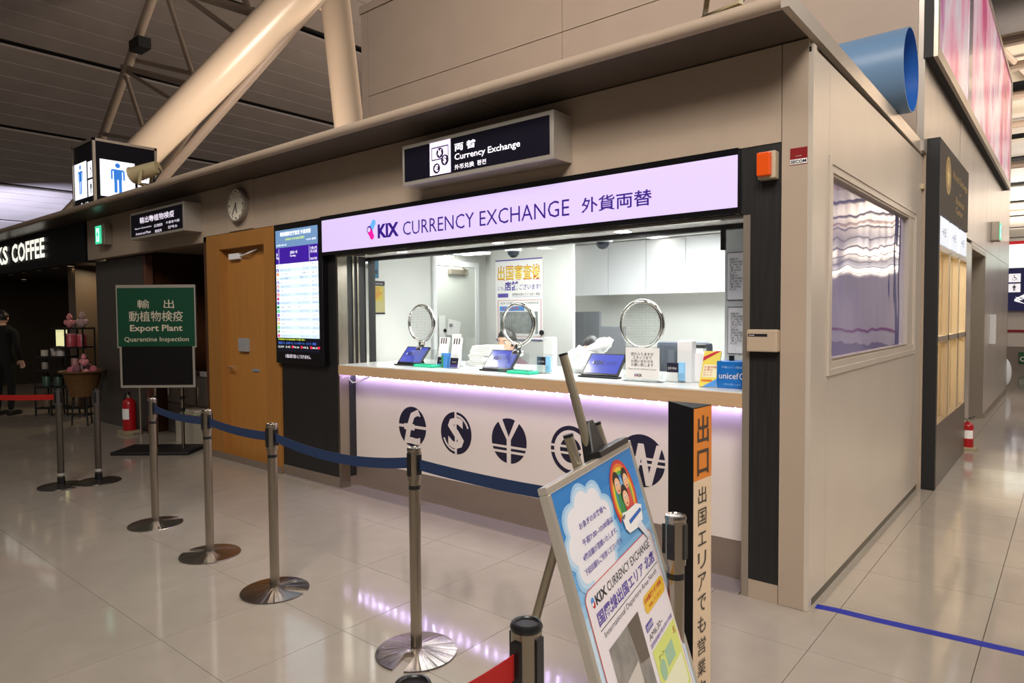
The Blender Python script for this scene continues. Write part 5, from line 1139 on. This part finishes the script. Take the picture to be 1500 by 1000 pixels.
# ================================================================== FAR HALL END (right edge)
fw = thing('wall_far_end', None, None, (4, 18.5, 0)); tag(fw, kind='structure')
B(-1.5, 9, 18.48, 18.6, .62, 2.6).build('panel', mat('far_white', 'ddd2c8', .5), fw); B(-1.5, 9, 18.46, 18.6, 0, .62).build('panel', mat('far_grey', '8b7f74', .5), fw)
B(-1.5, 9, 18.44, 18.48, 1.0, 1.06).build('red_stripe', mat('stripe_red', '9a1420', .4), fw)
gr_ = thing('notice_board', 'small green notice with round marks on the far grey wall', 'notice', (.25, 18.44, .2)); B(-.05, .45, 18.43, 18.46, .18, .48).build('board', mat('notice_green', '1d5a3a', .5), gr_); B(.45, .7, 18.43, 18.46, .18, .48).build('side', mat('notice_red', '6a2a24', .5), gr_)
for x in (.03, .36): ringm(whitei, gr_, (x, 18.43, .30), X, Z, 0, 0, .04, .065)
fs_ = thing('restroom_sign', 'navy restroom direction sign with white arrow at the far end of the hall', 'sign', (1, 18.4, 1.6))
B(-1.0, 2.5, 18.3, 18.46, 1.56, 2.66).build('panel', mat('far_navy', '1c1c4a', .4, emit='1c1c4a', es=.4), fs_)
O = Vector((0, 18.3, 0)); wt = mat('far_lit', 'ffffff', .4, emit='f0ecf4', es=.7)
text('←', wt, fs_, (-.17, 18.299, 1.72), h=.3, w=.55, bold=.03); e1 = plate(wt, fs_, O, X, Z, .10, .45, 2.05, 2.5, off=.002); man(e1, O+X*.28+Z*2.25, X, Z, .4, mat('far_violet', '3a3a90', .5))
e2 = plate(wt, fs_, O, X, Z, -.30, -.05, 2.30, 2.52, off=.002); wheelchair(e2, O-X*.18+Z*2.41, X, Z, .2, blk); e3 = plate(wt, fs_, O, X, Z, -.30, -.05, 2.04, 2.26, off=.002); man(e3, O-X*.18+Z*2.15, X, Z, .18, blk)
la = thing('lightbox_advert', 'long white lit advertisement box with red top rail at the hall end', 'sign', (3, 18.4, 2.7))
B(-1.0, 2.5, 18.3, 18.5, 2.68, 3.28).build('face', mat('advert_lit', 'f2fff8', .4, emit='eafaf2', es=1.1), la); B(-1.0, 2.5, 18.28, 18.52, 3.28, 3.36).build('rail', mat('rail_red', 'd8202a', .4, emit='d8202a', es=.4), la)
shape(mat('advert_grey', '7a8a86', .5), la, (.3, 18.3, 3.0), X, Z, [(-.15, .25), (.3, .25), (.3, .05), (0, .05)], off=.002)
# reflected side: far hall on the right, out of frame but mirrored in the booth window
rh_ = thing('wall_hall_opposite', None, None, (16, 10, 0)); tag(rh_, kind='structure')
B(70, 70.3, -10, 110, 0, 3.2).build('panel', mat('opp_grey', '6a6470', .5), rh_); B(19.9, 20, -2, 40, .35, 1.0).build('red_band', mat('opp_red', '8a2430', .5), rh_)
for k in range(16): B(39.8, 40, -6+5*k, -1.5+5*k+(k % 3)*.3, 2.5, 3.3).build('light_panel', mat('opp_lit', 'e8e4f4', .4, emit='e2def2', es=1.1), rh_)
B(40, 40.2, -10, 90, 3.3, 4.2).build('upper_band', mat('opp_violet', '8884a8', .5), rh_)
# white trolley at wall end
tr = thing('wrapped_bundle', 'small white wrapped bundle leaning at the end of the steel wall', 'bundle', (.1, 12.9, 0)); q = at(1471, 545, 'y', 12.8)
crm = MB().ball((q.x, 12.8, .35), .12, .1, .28, n=12, m=8); crm.build('bundle', whitep, tr, smooth=True); MB().ball((q.x-.02, 12.8, .06), .06, n=10, m=6).build('foot', blackm, tr)

# ================================================================== STANCHIONS
def base_mesh():
    me = bpy.data.meshes.new('b'); bm = bmesh.new()
    def rev(prof, n=72):
        rings = []
        for r, h in prof:
            rings.append([bm.verts.new((r*math.cos(2*math.pi*i/n), r*math.sin(2*math.pi*i/n), h)) for i in range(n)])
        for a, c in zip(rings, rings[1:]):
            for i in range(n): bm.faces.new((a[i], a[(i+1) % n], c[(i+1) % n], c[i]))
        bm.faces.new(rings[0][::-1]); bm.faces.new(rings[-1])
    rev([(.186, 0), (.188, .004), (.186, .009), (.10, .019), (.026, .026)])
    bmesh.ops.recalc_face_normals(bm, faces=bm.faces); bm.to_mesh(me); bm.free(); o = bpy.data.objects.new('b', me); COL.objects.link(o)
    c = MB(); pts = circ(.075, 0, .026, .026, math.pi/2, 3*math.pi/2, 14)+[(.3, -.03), (.3, .03)]
    c.prism([(x, y, -.05) for x, y in pts], (0, 0, .15)); co = c.build('cut', None); co.location = (co.location.x, co.location.y, co.location.z)
    bm2 = o.modifiers.new('b', 'BOOLEAN'); bm2.object = co; bm2.operation = 'DIFFERENCE'; bm2.solver = 'EXACT'
    bpy.context.view_layer.update(); dg = bpy.context.evaluated_depsgraph_get(); m2 = bpy.data.meshes.new_from_object(o.evaluated_get(dg)); bpy.data.objects.remove(o); bpy.data.objects.remove(co)
    m2.materials.clear(); m2.materials.append(steelbase)
    for p in m2.polygons: p.use_smooth = True
    m2.set_sharp_from_angle(angle=.35)
    return m2
bmesh_base = base_mesh()
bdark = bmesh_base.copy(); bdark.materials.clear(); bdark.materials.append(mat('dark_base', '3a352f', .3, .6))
def belt(p, q, m, parent, sag=.03, h=.05, n=14):
    p, q = Vector(p), Vector(q); vs = []
    side = (q-p).cross(Z).normalized()*.0012
    for i in range(n+1):
        t = i/n; c = p.lerp(q, t)-Z*sag*4*t*(1-t)
        vs += [c+Z*h/2+side, c-Z*h/2+side, c-Z*h/2-side, c+Z*h/2-side]
    fs = [(4*i+k, 4*i+(k+1) % 4, 4*i+4+(k+1) % 4, 4*i+4+k) for i in range(n) for k in range(4)]+[(0, 1, 2, 3), (4*n+3, 4*n+2, 4*n+1, 4*n)]
    return MB().add(vs, fs).build('belt', m, parent, smooth=True)
def stanchion(x, y, label, notch=0, to=None, bm_=navybelt, ang=0, r=.026, H_=.95, dark=False, group='steel belt barrier posts', sag=.03, rb=None, marked=True):
    t = thing('barrier_post', label, 'barrier post', (x, y, 0), 0, group)
    o = link('base', bdark if dark else bmesh_base, t); o.rotation_euler = (0, 0, notch)
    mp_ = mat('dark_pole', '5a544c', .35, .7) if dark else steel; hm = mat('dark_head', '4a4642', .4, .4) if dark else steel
    MB().cyl((x, y, .02), (x, y, H_-.12), r, n=32).build('pole', mp_, t, smooth=True)
    hr = rb or r*1.18
    MB().lathe([(r, H_-.15), (hr, H_-.148), (hr, H_-.02), (hr, H_-.012)], (x, y, 0), 32).build('head', hm, t, smooth=True)
    MB().lathe([(hr, H_-.014), (hr+.002, H_-.008), (hr-.001, H_), (hr-.006, H_+.001), (hr-.008, H_-.002), (0, H_-.002)], (x, y, 0), 32).build('cap', blackp if (rb or dark) else steel, t, smooth=True)
    for k in range(4):
        a = ang+k*math.pi/2; d = Vector((math.cos(a), math.sin(a), 0)); s_ = Vector((-d.y, d.x, 0))
        MB().obox(Vector((x, y, H_-.075))+d*(hr+.001), s_, d, Z, .011, .0025 if k != 0 else .007, .052 if k != 0 else .045).build('slot', blackp, t)
    if marked and not dark: MB().cyl((x, y, H_-.19), (x, y, H_-.172), r+.0008, n=32).build('label_band', blackp, t, smooth=True)
    if dark: MB().cyl((x, y, .10), (x, y, .125), r+.001, n=24).build('label_band', mat('grey_tape', '9a9890', .5), t, smooth=True); MB().cyl((x, y, .02), (x, y, .085), r+.004, n=24).build('foot_ring', blackp, t, smooth=True)
    if to:
        q = Vector((to[0], to[1], H_-.075)); p = Vector((x, y, H_-.075)); d = (q-p); d.z = 0; d.normalize(); belt(p+d*(hr+.006), q-d*(hr+.006), bm_, t, sag)
    return t
Q = [(-4.206, -1.482), (-3.254, -1.535), (-2.393, -1.586), (-1.247, -1.557), (-.242, -1.566), (.150, -1.775)]
LB = ['steel belt barrier post farthest back in the blue belt row', 'second steel barrier post from the back in the blue belt row', 'third steel barrier post from the back in front of the dark wood panel', 'steel barrier post standing alone in front of the pound symbol', 'steel barrier post hidden behind the framed poster where the blue belt ends', 'steel barrier post behind the easel against the black standee']
NT = [math.radians(90), math.radians(205), math.radians(30), math.radians(-68), math.radians(60), math.radians(-40)]
for i, (x, y) in enumerate(Q):
    to = Q[i+1] if i < 4 else None
    a = math.atan2(to[1]-y, to[0]-x) if to else math.pi
    stanchion(x, y, LB[i], NT[i], to, ang=a, sag=(.02, .015, .045, .012, 0, 0)[i])
# front pair with red belt
tF = stanchion(.242, -2.606, 'thick front barrier post with black cap and red belt beside the easel', 1.0, (.235, -2.895), redbelt, -math.pi/2+.02, r=.028, group='front barrier posts with the red belt', sag=.004, rb=.0305, marked=False)
stanchion(.235, -2.895, 'front barrier post of which only the black cap shows at the bottom edge', 2.0, None, ang=math.pi/2, r=.028, group='front barrier posts with the red belt', rb=.0305, marked=False)
# dark pair by the coffee shop
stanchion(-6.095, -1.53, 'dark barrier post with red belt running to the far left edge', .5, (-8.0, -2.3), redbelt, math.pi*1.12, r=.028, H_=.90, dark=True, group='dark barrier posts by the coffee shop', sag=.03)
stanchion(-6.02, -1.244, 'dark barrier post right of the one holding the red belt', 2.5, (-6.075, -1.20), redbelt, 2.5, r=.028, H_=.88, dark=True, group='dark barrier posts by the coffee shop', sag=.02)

# ================================================================== STANDEE (triangular column sign)
sdn = thing('standee', 'tall black triangular column sign with orange and cream face reading the exit', 'sign', (-.08, -1.2, 0))
A_, B_, C_ = Vector((-.193, -1.143, 0)), Vector((-.020, -1.285, 0)), Vector((-.014, -1.139, 0))
MB().prism([A_, B_, C_], (0, 0, 1.2)).build('body', mat('standee_black', '070708', .7, spec=.15), sdn)
SR = (C_-B_).normalized(); SW = (C_-B_).length
O = B_.copy()
f_ = plate(mat('standee_cream', 'dcc3a4', .5), sdn, O, SR, Z, 0, SW, 0, .925, name='cream_face', off=.001); g_ = plate(mat('standee_orange', 'd9812c', .5), sdn, O, SR, Z, 0, SW, .925, 1.197, name='orange_face', off=.001)
gk = mat('standee_ink', '3d352e', .5)
for ch, z, h in (('出', 1.115, .105), ('口', .99, .095)): text(ch, gk, g_, O+SR*SW*.5+Z*z, SR, Z, h=h, w=.092, align='c', bold=.012, off=.003)
for k, ch in enumerate('出国エリアでも営業中'):
    text(ch, gk, f_, O+SR*SW*.47+Z*(.865-.083*k), SR, Z, h=.064 if ch != 'エ' else .05, w=.066, align='c', bold=.004, off=.003)

# ================================================================== EASEL + FRAMED POSTER
ea_d = Vector((-.2219, .9751, 0)).normalized(); ea_n = Vector((ea_d.y, -ea_d.x, 0)); th = math.radians(16.5)
EU = Z*math.cos(th)-ea_n*math.sin(th)       # up along the leaning poster
TL = Vector((.135, -2.415, 1.157)); WD, HT = .64, .88
es_ = thing('easel', 'silver folding easel holding the framed poster in front of the counter', 'easel', (TL.x+.1, TL.y+.3, 0))
pn = ea_d.cross(EU)
def ep(u, v, n=0): return TL+ea_d*u+EU*v+pn*n
tub = mat('easel_tube', 'a39a86', .3, .8)
mt_, mb_ = at(823, 520, 'x', at(823, 520, 'y', -2.0).x), None
top = ep(.30, .33, -.05)
# central mast: leaning with the poster
MB().cyl(ep(.405, .295, -.03), ep(.385, -.9, -.03), .013, n=20).build('mast', tub, es_, smooth=True); MB().cyl(ep(.405, .295, -.03), ep(.405, .302, -.03), .0138, n=20).build('mast_cap', blackp, es_)
def floor_pt(u, n): # point on floor under the leaning plane
    v = -(TL.z)/EU.z; return ep(u, v, n)
for u0, u1 in ((.288, .40), (.508, .62)):
    a = ep(u0, .077, -.03); v = -TL.z/EU.z; q = ep(u1, v, -.03); q.z = .006
    MB().cyl(a, q, .0135, n=20).build('leg', tub, es_, smooth=True); MB().cyl(a, a+(a-q).normalized()*.008, .0142, n=20).build('leg_cap', blackp, es_)
ra = ep(.30, -.05, -.06); rq = Vector((ra.x, ra.y, 0))-ea_n*.30+ea_d*(-.05); rq.z = .006
MB().cyl(ra, rq, .0125, n=18).build('leg', tub, es_, smooth=True)
MB().prism([ep(.37, -.02, -.045), ep(.50, -.02, -.045), ep(.445, .10, -.045), ep(.41, .10, -.045)], pn*.035).build('hinge_block', blackp, es_, bevel=.006)
MB().obox(ep(.47, .008, .004), ea_d, EU, pn, .125, .009, .018).build('clip', blackp, es_, bevel=.003)
MB().obox(ep(.32, -.905, .0), ea_d, EU, pn, .34, .014, .03).build('ledge', tub, es_)
fp = thing('framed_poster', 'framed sky blue and white poster about the departure area shop on the easel', 'poster', (TL.x, TL.y, .3))
fr = silver; fwid = .017
MB().obox(ep(WD/2, -fwid/2), ea_d, EU, pn, WD/2, fwid/2, .012).build('frame', fr, fp, bevel=.003); MB().obox(ep(WD/2, -HT+fwid/2), ea_d, EU, pn, WD/2, fwid/2, .012).build('frame', fr, fp, bevel=.003)
for u in (fwid/2, WD-fwid/2): MB().obox(ep(u, -HT/2), ea_d, EU, pn, fwid/2, HT/2-fwid, .012).build('frame', fr, fp, bevel=.003)
art = MB().obox(ep(WD/2, -HT/2, .0), ea_d, EU, pn, WD/2-fwid, HT/2-fwid, .006).build('sheet', mat('poster_white', 'e4dfe2', .3), fp)
# sky gradient print (blue at the top getting paler)
O = ep(0, 0, .0065)
VS = .66
EV = EU*VS
def sk(c0, y0, y1, n): return plate(mat('sky_'+c0, c0, .25), art, O, ea_d, EV, fwid, WD-fwid, y0, y1, off=.0004*n)
cols = ['2f7fc8', '3a88cf', '4a93d4', '5c9fd9', '70acde', '86bae3', '9cc7e8', 'b2d4ec', 'c6dff0']
y_ = -fwid-.014
plate(paper, art, O, ea_d, EV, fwid, WD-fwid, -fwid-.014, -fwid, off=.0004); plate(violeti, art, O, ea_d, EV, fwid, WD-fwid, -fwid-.006, -fwid-.002, off=.001)
stp = [.09, .075, .065, .06, .055, .05, .045, .04, .80]
for c_, h in zip(cols, stp): sk(c_, y_-h, y_, 1); y_ -= h
PU = lambda x, y: (x, y)
def pp(m, pts, off=.002): return shape(m, art, O, ea_d, EV, pts, off=off)
# cloud: a single billowed outline
def lobes(cx, cy, rx, ry, n=9, amp=.14, ph=0):
    return [(cx+rx*(1+amp*abs(math.sin(n*t/2+ph)))*math.cos(t), cy+ry*(1+amp*abs(math.sin(n*t/2+ph)))*math.sin(t)) for t in [2*math.pi*i/72 for i in range(72)]]
pp(mat('cloud_soft', '9cc7ea', .3), lobes(.19, -.25, .160, .180, 9, .16), .0016); pp(mat('cloud_soft2', 'bcd9f0', .3), lobes(.19, -.25, .148, .168, 9, .16), .0018)
pp(cloudi, lobes(.19, -.25, .134, .153, 9, .16), .002)
O2 = O+ea_d*.075+EU*.05
def pq(m, pts, off=.002): return shape(m, art, O2, ea_d*.83, EU*.87, pts, off=off)
# rainbow + children on a little plane
rcx, rcy = .475, -.21
for k, c_ in enumerate(['c8302c', 'e07a28', 'e8c838', '5fae4a', '4a8ad0']):
    ringm(mat('bow_'+c_, c_, .4), art, O2, ea_d*.83, EU*.87, rcx, rcy, .105-.012*k, .118-.012*k, math.radians(-35), math.radians(215), off=.0024)
pq(mat('bow_inner', '7cb8e4', .4), circ(rcx, rcy, .058, .058, math.radians(-35), math.radians(215)), .0024)
for k, (hx, hy, c_, r_) in enumerate([(.435, -.165, '3c8a4a', .030), (.52, -.165, 'd04a40', .028), (.475, -.215, 'c83a38', .030)]):
    pq(mat('shirt_'+c_, c_, .5), [(hx-r_*.9, hy-.09), (hx+r_*.9, hy-.09), (hx+r_*.6, hy-.02), (hx-r_*.6, hy-.02)], .0028+.0008*k)
    pq(mat('print_hair', '241814', .5), circ(hx, hy+.008, r_*1.08, r_*1.12), .0031+.0008*k); pq(mat('print_skin', 'e8b48c', .5), circ(hx, hy-.005, r_*.9, r_*.88), .0033+.0008*k)
    for sg in (-1, 1): pq(paper, circ(hx+sg*r_*.32, hy+.002, r_*.2, n=10), .0035+.0008*k); pq(MATS['print_hair'], circ(hx+sg*r_*.32, hy+.001, r_*.1, n=8), .0037+.0008*k)
    pq(redi, circ(hx, hy-.018, r_*.25, r_*.2, math.pi, 2*math.pi, 8), .0035+.0008*k)
pq(paper, [(.39, -.27), (.40, -.25), (.44, -.255), (.55, -.255), (.60, -.27), (.575, -.315), (.50, -.325), (.42, -.32), (.395, -.30)], .0062)
pq(mat('plane_blue', '2a62b8', .5), [(.44, -.285), (.58, -.275), (.585, -.287), (.445, -.298)], .0066); pq(mat('plane_grey', 'd8dce4', .5), [(.50, -.315), (.55, -.31), (.60, -.375), (.575, -.38)], .0066)
pq(navy, circ(.40, -.265, .006), .0066); pq(navy, circ(.412, -.262, .005), .0066)
def pt(body, m, u, v, h, w_=None, **k): return text(body, m, art, O+ea_d*u+EV*v, ea_d, EV, h=h, w=w_, off=k.pop('off', .0035), **k)
pt('お急ぎのお客様へ', violeti, .12, -.200, .024, .19, bold=.008); pt('午前7:00~10:00頃は', violeti, .115, -.258, .025, .22, bold=.008)
pt('4階店舗が混雑いたします。', violeti, .095, -.305, .024, .25, bold=.008); pt('下記店舗もご利用くださいませ。', violeti, .085, -.352, .024, .28, bold=.008)
# white lower card with red outline
def rr(x0, x1, y0, y1, r): return circ(x1-r, y1-r, r, r, 0, math.pi/2, 8)+circ(x0+r, y1-r, r, r, math.pi/2, math.pi, 8)+circ(x0+r, y0+r, r, r, math.pi, 1.5*math.pi, 8)+circ(x1-r, y0+r, r, r, 1.5*math.pi, 2*math.pi, 8)
pp(mat('outline_red', 'c85a58', .5), rr(.045, .600, -1.31, -.395, .035), .0022); pp(mat('card_white', 'e6e0e4', .4), rr(.049, .596, -1.305, -.399, .032), .0026)
pp(bluei, circ(.083, -.437, .009, .012), .0034); pp(redi, circ(.086, -.452, .008, .011), .0036); pp(paper, circ(.080, -.447, .006), .0038)
pt('KIX', darki, .100, -.462, .034, .075, bold=.03); pt('CURRENCY EXCHANGE', darki, .185, -.462, .034, .37)
pt('国際線出国エリア 北店', violeti, .085, -.532, .050, .48, bold=.02); plate(darki, art, O, ea_d, EV, .085, .58, -.547, -.544, off=.003)
pt('International Departure Area North', mat('grey_ink', '6a6470', .5), .10, -.585, .028, .45)
pp(mat('badge_gold', 'e2b93a', .4), rr(.385, .585, -.672, -.602, .022), .0034); pt('日本最終便まで営業', redi, .395, -.632, .020, .165, off=.0042, bold=.01); pt('営業しています!', redi, .42, -.660, .013, .12, off=.0042)
# small shop photo print
pp(mat('photo_base', '8f8b86', .4, 0, .35, 22), [(.10, -1.0), (.33, -1.0), (.33, -.62), (.10, -.62)], .003); pp(mat('photo_dark', '5f564c', .4), [(.24, -.62), (.33, -.62), (.33, -.80), (.26, -.78)], .0034); pp(mat('photo_light', 'c9c2ba', .4), [(.11, -.78), (.25, -.76), (.25, -.84), (.11, -.88)], .0034); pp(mat('photo_blue', '4a5a80', .4), [(.16, -1.0), (.28, -1.0), (.28, -.93), (.2, -.91)], .0036)
pp(violeti, [(.355, -.725), (.415, -.725), (.415, -.695), (.355, -.695)], .0034); pt('営業時間', paper, .359, -.720, .018, .052, off=.0042); pt('AM6:30~', darki, .36, -.762, .024, .13); pt('国際線最終便出発の時間', violeti, .355, -.790, .018, .22)
pp(mat('map_lime', 'd4de78', .4), [(.355, -1.08), (.585, -1.08), (.585, -.800), (.355, -.800)], .0034); pp(mat('map_green', '9cc0a0', .4), [(.44, -.92), (.52, -.92), (.52, -.85), (.44, -.85)], .0038)

pp(mat('map_pale', 'e6e8c8', .4), [(.37, -1.06), (.57, -1.06), (.57, -.94), (.37, -.94)], .0038); pp(MATS['map_green'], circ(.40, -.90, .026, .04), .0042); pt('ゲート', darki, .385, -.86, .022, .05, off=.0044); pt('北', redi, .545, -.85, .03, .025, off=.0044)
pt('両替店舗のご案内', violeti, .10, -1.07, .04, .23); pt('Exchange counters are open after security', MATS['grey_ink'], .10, -1.12, .025, .45)
for o in sc.objects:
    if o.type == 'LIGHT': o.visible_camera = True
